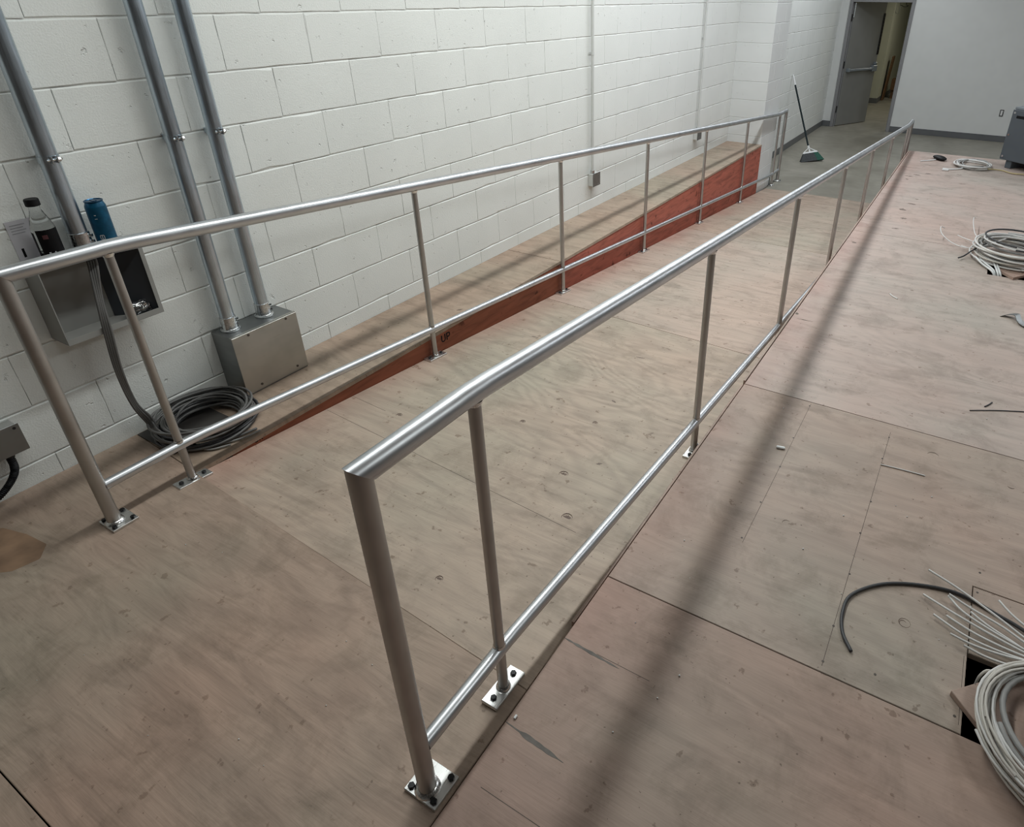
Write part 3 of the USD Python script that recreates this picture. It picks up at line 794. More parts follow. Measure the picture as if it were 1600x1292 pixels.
# things in the corridor
single("leaning_board", turn(bbx(-1.545, -1.515, 17.15, 17.45, -H, 0.34, 0.003), 4, (-1.53, 17.2, -H), (0, 1, 0)), "wood_brown", "brown wooden board leaning on the corridor wall behind the door", "board")
single("wood_block", bbx(-1.44, -1.30, 17.6, 17.9, -0.43, -0.18, 0.004), "wood_brown", "small dark brown box on a stand beside the leaning board in the corridor", "box")
single("box_stand", bbx(-1.42, -1.32, 17.65, 17.85, -H, -0.432, 0.003), "wood_brown", "short brown stand under the small box in the corridor", "stand")
w1 = spline([(-1.20, 14.0, 3.29), (-1.15, 14.0, 2.2), (-1.135, 14.0, 1.50), (-1.09, 14.0, 1.415), (-1.03, 14.0, 1.395), (-0.99, 14.0, 1.42), (-1.03, 14.0, 1.46), (-1.06, 14.0, 1.9), (-1.0, 14.0, 3.29)], 6)
single("hanging_wire", tube(w1, 0.004, 6), "black_rubber", "black wire hanging in a loop at the top of the doorway", "wire", smooth=True)
w2 = spline([(-1.26, 14.5, 3.29), (-1.25, 14.5, 1.45), (-1.245, 14.5, 1.31), (-1.215, 14.5, 1.27), (-1.19, 14.5, 1.32), (-1.19, 14.5, 1.5), (-1.2, 14.5, 3.29)], 6)
single("hanging_wire", tube(w2, 0.004, 6), "conduit_paint", "pale wire hanging in a narrow loop in the corridor", "wire", smooth=True)

# outlet on the back wall
ou = thing("wall_outlet", "uncovered outlet in a dark-edged box on the smooth back wall", "outlet", (0.945, YB, -0.15))
part("box_rim", cat_(bx(0.918, 0.926, YB - 0.008, YB, -0.205, -0.10), bx(0.964, 0.972, YB - 0.008, YB, -0.205, -0.10), bx(0.926, 0.964, YB - 0.008, YB, -0.205, -0.197), bx(0.926, 0.964, YB - 0.008, YB, -0.108, -0.10)), "black_steel", ou)
part("receptacle", bbx(0.931, 0.959, YB - 0.01, YB, -0.19, -0.115, 0.003), "white_plastic", ou)

# ------------------------------------------------------------------ conduits on the block wall
CR = 0.0285


def fat_conduit(y, zb, label, ztop=3.28, strap_z=1.10, connector=True):
    t = thing("steel_conduit", label, "conduit", (XW, y, zb))
    xa = XW + 0.052
    part("pipe", tube([(xa, y, zb), (xa, y, ztop)], CR, 28), "galvanised", t, smooth=50)
    s = part("clamp", lathe_raw([(CR + .0003, strap_z - 0.011), (CR + 0.0022, strap_z - 0.011), (CR + 0.0022, strap_z + 0.011), (CR + .0003, strap_z + 0.011)], xa, y, 28), "galvanised", t)
    part("clamp_base", bbx(XW + 0.0005, XW + 0.026, y - 0.014, y + 0.014, strap_z - 0.011, strap_z + 0.011, 0.002), "galvanised", s)
    ear = xa + CR
    part("clamp_ear", cat_(bbx(ear - 0.004, ear + 0.016, y - 0.010, y - 0.006, strap_z - 0.011, strap_z + 0.011, 0.0008), bbx(ear - 0.004, ear + 0.016, y + 0.006, y + 0.010, strap_z - 0.011, strap_z + 0.011, 0.0008)), "zinc_fitting", s)
    part("clamp_bolt", cat_(tube([(ear + 0.008, y - 0.020, strap_z), (ear + 0.008, y + 0.024, strap_z)], 0.0032, 8), tube([(ear + 0.008, y + 0.010, strap_z), (ear + 0.008, y + 0.018, strap_z)], 0.0085, 6)), "zinc_fitting", s)
    if connector:
        c = part("connector", lathe_raw([(CR + 0.0115, zb + 0.0005), (CR + 0.0125, zb + 0.006), (CR + 0.006, zb + 0.010), (CR + 0.004, zb + 0.013), (CR + 0.0035, zb + 0.062), (CR, zb + 0.064)], xa, y, 20), "zinc_fitting", t, smooth=40)
        for zz in (0.026, 0.048):
            part("set_screw", turn(tube([(xa + CR + 0.002, y, zb + zz), (xa + CR + 0.011, y, zb + zz)], 0.006, 8), 50, (xa, y, 0)), "zinc_fitting", c)
    return t


fat_conduit(0.588, 0.787, "leftmost of three fat galvanised conduits, entering the open grey box")
fat_conduit(1.000, 0.290, "middle fat galvanised conduit, entering the steel box on the floor nearer the grey coil")
fat_conduit(1.165, 0.290, "rightmost of three fat galvanised conduits, entering the steel box on the floor")


def thin_conduit(y, x_off, r, label, yt=None):
    t = thing("thin_conduit", label, "conduit", (XW, y, 0.30))
    part("pipe", tube([(XW + x_off, y, 0.305), (XW + x_off, y, 3.28)], r, 14), "conduit_paint", t, smooth=50)
    part("connector", tube([(XW + x_off, y, 0.300), (XW + x_off, y, 0.325)], r * 1.45, 12), "zinc_fitting", t, smooth=40)
    part("clamp", cat_(bbx(XW + 0.0005, XW + 0.004, y - 0.012, y + 0.03, 1.18, 1.20, 0.001), lathe_raw([(r + .0004, 1.18), (r + 0.002, 1.18), (r + 0.002, 1.20), (r + .0004, 1.20)], XW + x_off, y, 14)), "conduit_paint", t)


thin_conduit(4.186, 0.028, 0.0115, "nearer thin painted conduit running down the block wall to a small box")
thin_conduit(6.44, 0.028, 0.0115, "farther thin painted conduit running down the block wall near the pilaster")


def small_box(y, label, w=0.115, mats=("conduit_paint", "steel_box_dark")):
    t = thing("junction_box", label, "box", (XW, y, 0.2))
    part("box_body", bbx(XW + 0.0005, XW + 0.048, y - w / 2 + 0.004, y + w / 2 - 0.004, 0.200, 0.300, 0.003), mats[0], t)
    c = part("cover_plate", bbx(XW + 0.048, XW + 0.052, y - w / 2, y + w / 2, 0.197, 0.303, 0.001), mats[1], t)
    for dz in (0.012, 0.088):
        part("screw", tube([(XW + 0.0515, y + 0.02, 0.2 + dz), (XW + 0.0535, y + 0.02, 0.2 + dz)], 0.004, 8), "zinc_fitting", c)


small_box(4.215, "square metal junction box at the end of the nearer thin conduit")
small_box(6.45, "square metal junction box at the end of the farther thin conduit by the pilaster")

# box and flexible conduit at the left edge of the frame
t = thing("junction_box", "grey metal junction box low on the wall at the left edge of the picture", "box", (XW, 0.14, 0.18))
part("box_body", bbx(XW + 0.0005, XW + 0.056, 0.082, 0.199, 0.178, 0.278, 0.003), "grey_enamel", t)
cp = part("cover_plate", bbx(XW + 0.056, XW + 0.059, 0.078, 0.203, 0.174, 0.282, 0.001), "steel_box_dark", t)
part("screw", tube([(XW + 0.0585, 0.188, 0.268), (XW + 0.0605, 0.188, 0.268)], 0.005, 8), "black_steel", cp)
flex = spline([(XW + 0.04, 0.146, 0.172), (XW + 0.045, 0.144, 0.13), (XW + 0.045, 0.133, 0.10), (XW + 0.045, 0.108, 0.072), (XW + 0.05, 0.07, 0.05), (XW + 0.06, 0.0, 0.03), (XW + 0.06, -0.15, 0.016), (XW + 0.06, -0.5, 0.0155)], 24)
rr = 0.0115 + 0.0014 * np.sin(np.arange(len(flex)) * 2.0)
fx = thing("flexible_conduit", "black ribbed flexible conduit curling from the box at the left edge", "conduit", tuple(flex[-1]))
part("hose", tube(flex, rr, 14), "black_rubber", fx, smooth=60)
part("connector", tube([(XW + 0.04, 0.146, 0.165), (XW + 0.04, 0.147, 0.1735)], 0.015, 12), "black_steel", fx)

# open grey wall box
by0, by1, bz0, bz1, bxf = 0.410, 0.737, 0.500, 0.785, -1.846
t = thing("wall_box", "open-fronted grey metal box on the block wall with a bottle and a can on top", "box", (XW, 0.57, bz0))
th = 0.003
part("back_plate", bx(XW + 0.0005, XW + 0.004, by0, by1, bz0, bz1), "tray_inside", t)
part("top_plate", bx(XW + 0.004, bxf, by0, by1, bz1 - th, bz1), "grey_enamel", t)
part("bottom_plate", bx(XW + 0.004, bxf, by0, by1, bz0, bz0 + th), "tray_inside", t)
part("side_plate", bx(XW + 0.004, bxf, by0, by0 + th, bz0 + th, bz1 - th), "grey_enamel", t)
part("side_plate", bx(XW + 0.004, bxf, by1 - th, by1, bz0 + th, bz1 - th), "tray_shade", t)  # inner side in deep shade, so coloured near-black
part("front_lip", cat_(bx(bxf, bxf + 0.002, by0, by1, bz0, bz0 + 0.022), bx(bxf, bxf + 0.002, by1 - 0.014, by1, bz0 + 0.022, bz1), bx(bxf, bxf + 0.002, by0, by1 - 0.014, bz1 - 0.014, bz1)), "grey_enamel", t)
pn = np.array([(XW + 0.006, 0.618), (bxf - 0.006, by1 - 0.005), (bxf - 0.006, by1 - 0.003), (XW + 0.004, 0.620)])  # slanted sheet added to paint the dark inside of the box
part("shade_panel", slab(Polygon(pn), bz0 + th, bz1 - th), "tray_shade", t, label="black panel added for the deep shade in the right part of the open box")
rg = np.random.default_rng(3)
cr = trimesh.creation.icosphere(3, 1.0)
v = np.array(cr.vertices)
nz = meshkit.fbm(v * 3.0 + 5, 3, 2)[:, None]
v = v * (0.6 + 0.8 * nz) * np.array([0.022, 0.045, 0.032]) + np.array([bxf - 0.035, 0.675, bz0 + 0.032])
v[:, 2] = np.maximum(v[:, 2], bz0 + th + 0.0005)
v[:, 0] = np.maximum(v[:, 0], -1.90)
cr.vertices = v
single("crumpled_wrapper", cr, "clear_film", "crumpled clear plastic wrapper lying in the open grey box", "wrapper", smooth=True)

# bottle
bxx, byy, bzz = XW + 0.063, 0.493, bz1
t = thing("soda_bottle", "clear plastic bottle with black cap and black label on the grey box", "bottle", (bxx, byy, bzz))
prof = [(0.026, bzz + 0.0005), (0.031, bzz + 0.004), (0.033, bzz + 0.012), (0.0335, bzz + 0.105), (0.0325, bzz + 0.115), (0.027, bzz + 0.135), (0.019, bzz + 0.158), (0.0155, bzz + 0.172), (0.0150, bzz + 0.186)]
part("bottle_body", tube([(bxx, byy, z) for r, z in prof], [r for r, z in prof], 36), "clear_plastic", t, smooth=40)
part("cap", lathe([(0.0195, bzz + 0.1835), (0.0205, bzz + 0.185), (0.0205, bzz + 0.202), (0.0188, bzz + 0.206)], bxx, byy, 28), "black_rubber", t, smooth=30)
part("drink", lathe([(0.027, bzz + 0.003), (0.0312, bzz + 0.010), (0.0315, bzz + 0.03)], bxx, byy, 28), "dark_drink", t, smooth=40)


def curved_patch(x, y, r, a0, a1, z0, z1, n=14, t=0.0006):
    a = np.radians(np.linspace(a0, a1, n))
    v, f = [], []
    for s in a:
        for rad in (r, r + t):
            for z in (z0, z1):
                v.append((x + rad * math.cos(s), y + rad * math.sin(s), z))
    for i in range(n - 1):
        b, c = i * 4, i * 4 + 4
        for p, q in ((0, 1), (1, 3), (3, 2), (2, 0)):
            f += [(b + p, b + q, c + q), (b + p, c + q, c + p)]
    f += [(0, 2, 3), (0, 3, 1), (4 * n - 4, 4 * n - 1, 4 * n - 2), (4 * n - 4, 4 * n - 3, 4 * n - 1)]
    m = trimesh.Trimesh(np.array(v), np.array(f), process=False)
    m.fix_normals()
    return m


lb = part("label", curved_patch(bxx, byy, 0.0336, -62, 62, bzz + 0.008, bzz + 0.108), "label_black", t)
part("label", curved_patch(bxx, byy, 0.0336, -160, -78, bzz + 0.008, bzz + 0.100), "label_black", t)
part("label_print", curved_patch(bxx, byy, 0.0343, -38, 5, bzz + 0.014, bzz + 0.018), "print_white", lb)
part("label_print", curved_patch(bxx, byy, 0.0343, -34, -25, bzz + 0.026, bzz + 0.034), "print_white", lb)
part("label_print", curved_patch(bxx, byy, 0.0343, -8, -2, bzz + 0.026, bzz + 0.034), "print_white", lb)
part("label_print", curved_patch(bxx, byy, 0.0343, -36, -12, bzz + 0.078, bzz + 0.092), "print_red", lb)
# can
cxx, cyy = XW + 0.062, 0.664
t = thing("drink_can", "tall blue drink can on the right end of the grey box", "can", (cxx, cyy, bzz))
part("can_body", lathe([(0.024, bzz + 0.0005), (0.0265, bzz + 0.003), (0.0315, bzz + 0.012), (0.0318, bzz + 0.02), (0.0318, bzz + 0.137), (0.031, bzz + 0.142), (0.027, bzz + 0.153), (0.0262, bzz + 0.156)], cxx, cyy, 36), "can_blue", t, smooth=40)
rim = part("rim", lathe_raw([(0.0262, bzz + 0.1555), (0.0285, bzz + 0.157), (0.0285, bzz + 0.160), (0.0262, bzz + 0.1605), (0.0245, bzz + 0.158), (0.0001, bzz + 0.1575)], cxx, cyy, 36), "can_rim", t, smooth=40)
part("pull_tab", bbx(cxx - 0.012, cxx + 0.012, cyy - 0.006, cyy + 0.006, bzz + 0.1578, bzz + 0.1598, 0.0007), "can_rim", rim)
em = trimesh.util.concatenate([curved_patch(cxx, cyy, 0.0319, -52, -34, bzz + 0.026, bzz + 0.029), curved_patch(cxx, cyy, 0.0319, -52, -34, bzz + 0.041, bzz + 0.044), curved_patch(cxx, cyy, 0.0319, -56, -52, bzz + 0.028, bzz + 0.042),
                               curved_patch(cxx, cyy, 0.0319, -34, -30, bzz + 0.028, bzz + 0.042), curved_patch(cxx, cyy, 0.0319, -45, -41, bzz + 0.029, bzz + 0.041)])
part("emblem", em, "print_white", t)
part("can_print", curved_patch(cxx, cyy, 0.0319, -46, -36, bzz + 0.112, bzz + 0.115), "print_white", t)
part("can_print", curved_patch(cxx, cyy, 0.0319, -48, -34, bzz + 0.100, bzz + 0.102), "print_white", t)
# paper note
t = thing("paper_note", "white printed paper sheet standing against the wall behind the bottle", "paper", (XW, 0.45, bzz))
pa = part("sheet", bx(XW + 0.0010, XW + 0.0018, 0.418, 0.492, bzz + 0.0005, bzz + 0.135), "paper", t)
for k in range(4):
    part("printed_line", bx(XW + 0.0018, XW + 0.0021, 0.428, 0.47 - 0.006 * (k % 2), bzz + 0.118 - 0.009 * k, bzz + 0.122 - 0.009 * k), "paper_print", pa)
part("printed_bar", bx(XW + 0.0018, XW + 0.0021, 0.434, 0.441, bzz + 0.012, bzz + 0.042), "label_black", pa)

# steel box on the floor
sx, sy0, sy1, sz = -1.822, 0.940, 1.258, 0.290
t = thing("steel_box", "bare steel box on the floor against the wall under the two right-hand conduits", "box", (XW, 1.1, 0))
part("box_body", bbx(XW + 0.0005, sx - 0.002, sy0, sy1, 0.0006, sz, 0.0015), "steel_box_dark", t)
lid = part("cover", cat_(bbx(sx - 0.002, sx + 0.001, sy0 - 0.001, sy1 + 0.001, 0.008, sz - 0.001, 0.0008), bx(sx - 0.016, sx - 0.002, sy0 - 0.001, sy1 + 0.001, sz, sz + 0.0015)), "steel_box", t)
for yy, zz in ((sy0 + 0.075, sz - 0.012), (sy1 - 0.055, sz - 0.012), (sy0 + 0.075, 0.03), (sy1 - 0.055, 0.03)):
    part("screw", tube([(sx + 0.0008, yy, zz), (sx + 0.0035, yy, zz)], 0.0055, 8), "screw_metal", lid)

# ------------------------------------------------------------------ cables on the left


def wind(center, r0, r1, turns, z0, z1, seed, wob=0.012, ecc=(1.0, 1.0), step=28, jitter=0.01, rise=None):
    """A hand-wound coil path."""
    rg = np.random.default_rng(seed)
    n = int(turns * step)
    th = np.linspace(0, 2 * math.pi * turns, n) + rg.uniform(0, 6.28)
    kk = np.linspace(0, turns, n)
    knots = int(turns) + 2
    rad = np.interp(kk, np.arange(knots), rg.uniform(r0, r1, knots))
    ox = np.interp(kk, np.arange(knots), rg.uniform(-jitter, jitter, knots))
    oy = np.interp(kk, np.arange(knots), rg.uniform(-jitter, jitter, knots))
    zz = np.interp(kk, np.arange(knots), np.sort(rg.uniform(z0, z1, knots))) + 0.006 * np.sin(th * 1.5 + rg.uniform(0, 6))
    rad = rad + wob * np.sin(2 * th + rg.uniform(0, 6)) * 0.5
    return np.stack([center[0] + ox + ecc[0] * rad * np.cos(th), center[1] + oy + ecc[1] * rad * np.sin(th), np.maximum(zz, z0)], 1)


cc = (-1.762, 0.722)
t = thing("cable_coil", "coil of grey cable on the plywood by the wall beside the steel box", "cable", (cc[0], cc[1], 0))
for s in range(4):
    tail = [(-1.900 + 0.004 * s, 0.578 + 0.006 * s, 0.779), (-1.885 + 0.005 * s, 0.572 + 0.006 * s, 0.74), (-1.850, 0.541 + 0.0055 * s, 0.622), (-1.838 + 0.004 * s, 0.522 + 0.0055 * s, 0.507), (-1.838 + .003 * s, 0.509 + 0.005 * s, 0.351),
            (-1.85, 0.520 + 0.005 * s, 0.194), (-1.855 + 0.004 * s, 0.548 + 0.005 * s, 0.085 + .006 * s)]
    if s < 3:
        w = wind(cc, 0.115, 0.195, 7.5, 0.012, 0.095, 11 + s, ecc=(0.97, 1.05))
        a0 = math.atan2(w[0, 1] - cc[1], w[0, 0] - cc[0])
        d = math.pi * 1.22 - a0
        c_, s_ = math.cos(d), math.sin(d)
        q = w - np.array([cc[0], cc[1], 0])
        w = np.stack([cc[0] + c_ * q[:, 0] - s_ * q[:, 1], cc[1] + s_ * q[:, 0] + c_ * q[:, 1], q[:, 2]], 1)
        path = np.vstack([spline(tail, 6), w[4:]])
    else:
        path = spline(tail + [(-1.80, 0.56, 0.012), (-1.70, 0.585, 0.010), (-1.60, 0.69, 0.010), (-1.565, 0.80, 0.010)], 8)
    path[:, 0] = np.maximum(path[:, 0], XW + 0.007)
    part("cable", tube(path, 0.0050, 8), "cable_grey", t, smooth=True)
path = wind(cc, 0.10, 0.20, 8.5, 0.010, 0.06, 41, ecc=(0.97, 1.05))
path[:, 0] = np.maximum(path[:, 0], XW + 0.007)
part("cable", tube(path, 0.0054, 8), "cable_dark", t, label="darker strand in the coil", smooth=True)
for k, pts in enumerate((((-1.70, 0.60, 0.03), (-1.66, 0.61, 0.012), (-1.60, 0.66, 0.008), (-1.555, 0.74, 0.008), (-1.545, 0.80, 0.008)), ((-1.72, 0.57, 0.03), (-1.67, 0.595, 0.012), (-1.60, 0.62, 0.008), (-1.56, 0.68, 0.008)))):
    part("cable", tube(spline(pts, 8), 0.004, 8), "cable_midgrey", t, smooth=True)
part("cable_tag", tube([(-1.672, 0.598, 0.0125), (-1.655, 0.606, 0.0125)], 0.0055, 8), "white_plastic", t, label="white tape end on a cable")

# ------------------------------------------------------------------ near hatch, lid and white coil
lid1 = turn(bbx(1.01, 1.31, 0.955, 1.255, 0.001, 0.019, 0.0015), -45, (1.01, 0.955, 0))
t = thing("hatch_lid", "loose square plywood lid under the big white cable coil at the lower right", "hatch lid", (1.19, 0.97, 0))
part("board", lid1, "ply_scrap", t)
lp = lid1.copy()
nc = (1.277, 0.925)
t = thing("cable_coil", "large coil of whitish cable on the loose lid at the lower right corner", "cable", (nc[0], nc[1], 0.02))
for s in range(9):
    w = wind(nc, 0.180, 0.224, 2.6, 0.026, 0.085, 60 + s, wob=0.010, jitter=0.010, step=40)
    part("cable", tube(w, 0.0037, 7), "cable_light" if s % 3 == 0 else "cable_white", t, smooth=True)
for s in range(4):
    w = wind((nc[0] + 0.055, nc[1] + 0.01), 0.115, 0.165, 2.6, 0.028, 0.085, 80 + s, wob=0.014, jitter=0.014, step=40)
    part("cable", tube(w, 0.0042, 7), "cable_light" if s % 2 == 0 else "cable_white", t, smooth=True)
w = wind((nc[0] + 0.02, nc[1] + 0.005), 0.170, 0.19, 1.2, 0.05, 0.085, 95, step=40)
part("cable", tube(w, 0.0075, 8), "cable_midgrey", t, label="thicker grey cable in the coil", smooth=True)
ends = [((0.916, 1.349, .030), (1.0, 1.315, .030), (1.10, 1.262, .030), (1.20, 1.205, .03)), ((0.914, 1.258, .012), (1.0, 1.218, .022), (1.10, 1.185, .026), (1.20, 1.16, .03)), ((0.979, 1.281, .02), (1.02, 1.238, .022), (1.10, 1.20, .026), (1.20, 1.17, .03)),
        ((0.979, 1.281, .028), (1.04, 1.262, .022), (1.12, 1.232, .026), (1.20, 1.19, .03)), ((0.948, 1.195, .012), (1.03, 1.160, .014), (1.11, 1.143, .022), (1.20, 1.14, .03)), ((0.981, 1.209, .012), (1.05, 1.18, .016), (1.12, 1.16, .024), (1.2, 1.15, .03)),
        ((0.993, 1.130, .030), (1.05, 1.125, .026), (1.12, 1.13, .026), (1.20, 1.14, .03)), ((1.03, 1.118, .02), (1.08, 1.108, .02), (1.14, 1.11, .022), (1.20, 1.125, .03)), ((1.108, 1.326, .03), (1.14, 1.29, .03), (1.18, 1.26, .03), (1.22, 1.24, .03)),
        ((1.04, 1.25, .02), (1.08, 1.225, .02), (1.14, 1.195, .024), (1.2, 1.165, .03))]
for e in ends:
    pts = list(e) + [(1.27, e[-1][1] - 0.02, 0.045), (1.36, 1.10, 0.05), (1.43, 1.05, 0.05)]
    part("cable", tube(spline(pts, 6), 0.0034, 7), "cable_light", t, label="loose cable end fanning out over the deck", smooth=True)
pts = [(1.075, 1.050, -0.05), (1.078, 1.062, -0.012), (1.092, 1.075, 0.008), (1.112, 1.080, 0.002), (1.125, 1.078, -0.02), (1.13, 1.077, -0.05)]
t = thing("cable_bundle", "short bend of white cables rising out of the dark hatch hole beside the loose lid", "cable", (1.08, 1.04, 0))
for k in range(3):
    part("cable", tube(spline([(a + 0.008 * k, b - 0.008 * k, c + 0.001 * k) for a, b, c in pts], 6), 0.004, 7), "cable_white", t, smooth=True)
bc = [(0.764, 0.955, .006), (0.731, 1.006, .006), (0.717, 1.073, .006), (0.728, 1.155, .006), (0.803, 1.244, .0065), (0.906, 1.298, .0065), (1.01, 1.319, .0065), (1.113, 1.291, .0065), (1.18, 1.263, .01), (1.27, 1.20, .012), (1.45, 1.12, .012)]
single("black_cable", tube(spline(bc, 8), 0.0052, 9), "cable_dark", "single black cable curving over the deck in front of the fanned white cable ends", "cable", smooth=True)

# ------------------------------------------------------------------ middle hatch lid and coil
d1, d2 = np.array([-0.61, 0.79]), np.array([0.60, 0.80])
p0 = np.array([1.13, 4.232])
pq = [p0, p0 + d2 * 0.30, p0 + d2 * 0.30 + d1 * 0.17, p0 + d1 * 0.17]
t = thing("hatch_lid", "loose plywood lid under the white cable coil halfway along the deck", "hatch lid", (1.16, 4.4, 0))
part("board", slab(Polygon(pq), 0.001, 0.018), "ply_scrap", t)
mc = (1.125, 4.60)
t = thing("cable_coil", "thick bundle of white and grey cable coiled on the deck halfway along its right edge", "cable", (mc[0], mc[1], 0.02))
for s in range(9):
    w = wind(mc, 0.19, 0.268, 3.5, 0.025, 0.150, 120 + s, wob=0.02, jitter=0.016, step=32)
    part("cable", tube(w, 0.0062, 7), ("cable_light", "cable_white", "cable_light", "cable_midgrey")[s % 4], t, smooth=True)
w = wind((mc[0], mc[1]), 0.20, 0.235, 1.0, 0.155, 0.165, 141, wob=0.03, step=40)
part("cable", tube(w, 0.006, 8), "cable_dark", t, label="black cable lying on top of the coil", smooth=True)
for k, pts in enumerate((((0.665, 4.96, .06), (0.638, 4.92, .075), (0.66, 4.83, .05), (0.74, 4.72, .03), (0.84, 4.66, .03), (0.95, 4.66, .07), (1.06, 4.78, .10)),
                         ((0.76, 4.86, .05), (0.82, 4.80, .05), (0.90, 4.76, .05), (1.0, 4.78, .08), (1.1, 4.83, .10)), ((0.851, 5.31, .07), (0.838, 5.2, .10), (0.845, 5.05, .09), (0.88, 4.88, .06), (0.96, 4.78, .08)),
                         ((0.80, 4.72, .02), (0.86, 4.70, .02), (0.95, 4.70, .06), (1.05, 4.76, .1)), ((0.80, 4.44, .02), (0.83, 4.50, .02), (0.88, 4.55, .06), (0.95, 4.62, .10)))):
    part("cable", tube(spline(pts, 8), 0.0036 if k != 4 else 0.005, 7), "cable_light" if k != 4 else "cable_dark", t, label="loose cable end sticking out of the coil", smooth=True)
for k, pts in enumerate((((0.90, 4.47, .035), (0.945, 4.40, .02), (1.005, 4.31, .012), (1.035, 4.285, -.02)), ((0.925, 4.48, .035), (0.96, 4.41, .025), (1.015, 4.325, .014), (1.04, 4.30, -.02)), ((1.00, 4.43, .05), (1.02, 4.37, .03), (1.04, 4.30, .012), (1.055, 4.28, -.02)), ((1.015, 4.44, .05), (1.035, 4.37, .03), (1.055, 4.30, .012), (1.07, 4.285, -.02)))):
    part("cable", tube(spline(pts, 8), 0.0065, 8), "white_plastic", t, smooth=True)

# ------------------------------------------------------------------ far coil, hand tool, cabinet
fc = (0.745, 7.60)
t = thing("cable_coil", "small flat coil of pale cable near the far end of the deck by the cabinet", "cable", (fc[0], fc[1], 0))
for s in range(3):
    w = wind(fc, 0.13, 0.175, 2.4, 0.008, 0.045, 160 + s, wob=0.03, jitter=0.03, step=30, ecc=(1.0, 1.35))
    part("cable", tube(w, 0.0075, 7), "cable_light" if s != 1 else "cable_midgrey", t, smooth=True)
part("cable", tube(spline([(0.88, 7.45, .02), (0.95, 7.50, .012), (1.02, 7.50, .010), (1.10, 7.42, .010), (1.22, 7.42, .012)], 8), 0.007, 7), "yellow_lead", t, label="yellowish end of the cable", smooth=True)
part("plug", cat_(tube(spline([(0.50, 7.27, .009), (0.56, 7.30, .009), (0.62, 7.36, .010), (0.66, 7.42, .012)], 6), 0.007, 7), bbx(0.47, 0.53, 7.22, 7.27, 0.001, 0.02, 0.004)), "white_plastic", t, smooth=40)
t = thing("hand_tool", "black handled tool with a white tail lying at the far end of the deck", "tool", (0.38, 7.72, 0))
hb = trimesh.creation.icosphere(2, 1.0)
hb.apply_scale((0.055, 0.10, 0.022))
hb = turn(hb, 35, (0, 0, 0))
hb.apply_translation((0.40, 7.76, 0.022))
part("handle", hb, "black_rubber", t, smooth=True)
part("tail", tube(spline([(0.365, 7.69, .012), (0.32, 7.64, .008), (0.27, 7.60, .006), (0.23, 7.55, .006)], 6), 0.006, 7), "white_plastic", t, smooth=True)
part("tip", tube([(0.43, 7.80, .02), (0.455, 7.76, .02)], 0.007, 7), "white_plastic", t, smooth=True)

cd, cn = np.array([0.79, -0.61]), np.array([0.61, 0.79])
c0 = np.array([0.958, 7.735])
CA = math.degrees(math.atan2(cd[1], cd[0]))


def cab(x0, x1, y0, y1, z0, z1, c=0.004):
    m = bbx(x0, x1, y0, y1, z0, z1, c)
    m.apply_transform(trimesh.transformations.rotation_matrix(math.radians(CA), (0, 0, 1)))
    m.apply_translation((c0[0], c0[1], 0))
    return m


t = thing("steel_cabinet", "dark blue-grey steel cabinet with bolted front panel at the right edge on the deck", "cabinet", (c0[0], c0[1], 0))
part("cabinet_body", cab(0.012, 0.70, 0.010, 0.42, 0.085, 0.575), "cabinet_paint", t)
fp = part("front_panel", cab(0.0, 0.712, 0.0, 0.010, 0.082, 0.572, 0.003), "cabinet_paint", t)
for xx, zz in ((0.028, 0.115), (0.028, 0.33), (0.028, 0.545), (0.684, 0.115), (0.684, 0.545)):
    b = tube([(xx, -0.005, zz), (xx, 0.001, zz)], 0.011, 8)
    b.apply_transform(trimesh.transformations.rotation_matrix(math.radians(CA), (0, 0, 1)))
    b.apply_translation((c0[0], c0[1], 0))
    part("bolt", b, "zinc_fitting", fp)
part("vent_slot", cab(0.055, 0.62, -0.002, 0.002, 0.495, 0.522, 0.001), "black_rubber", fp)
part("top_cover", cab(0.005, 0.707, 0.012, 0.43, 0.575, 0.60), "cabinet_lid", t)
for xx in (0.06, 0.58):
    part("skid", cab(xx, xx + 0.07, 0.03, 0.40, 0.0006, 0.085), "cabinet_paint", t)

# ------------------------------------------------------------------ broom
foot, tip = np.array([-1.385, 9.79, -H]), np.array([XW + 0.012, 10.242, 0.518])
ax = (tip - foot) / np.linalg.norm(tip - foot)
wd = np.array([0.297, 0.229, 0.0])
wd -= ax * (wd @ ax)
wd /= np.linalg.norm(wd)
td = np.cross(ax, wd)
t = thing("broom", "angled broom with dark handle and white head leaning on the block wall by the door", "broom", tuple(foot))
at = lambda s, w=0.0, d=0.0: foot + ax * s + wd * w + td * d  # noqa: E731
part("handle", tube([at(0.235), at(1.19)], 0.0125, 14), "broom_handle", t, smooth=40)
part("handle_tip", tube([at(1.19), at(1.29), at(1.345), at(1.352)], [0.0135, 0.0125, 0.011, 0.006], 14), "white_plastic", t, label="white hanging tip of the handle", smooth=40)


def wedge(s0, w0a, w0b, d0, s1, w1a, w1b, d1):
    pts = [at(s0, w, d) for w in (w0a, w0b) for d in (-d0, d0)] + [at(s1, w, d) for w in (w1a, w1b) for d in (-d1, d1)]
    pts = np.array(pts)
    pts[:, 2] = np.maximum(pts[:, 2], -H + 0.001)
    return trimesh.convex.convex_hull(pts)


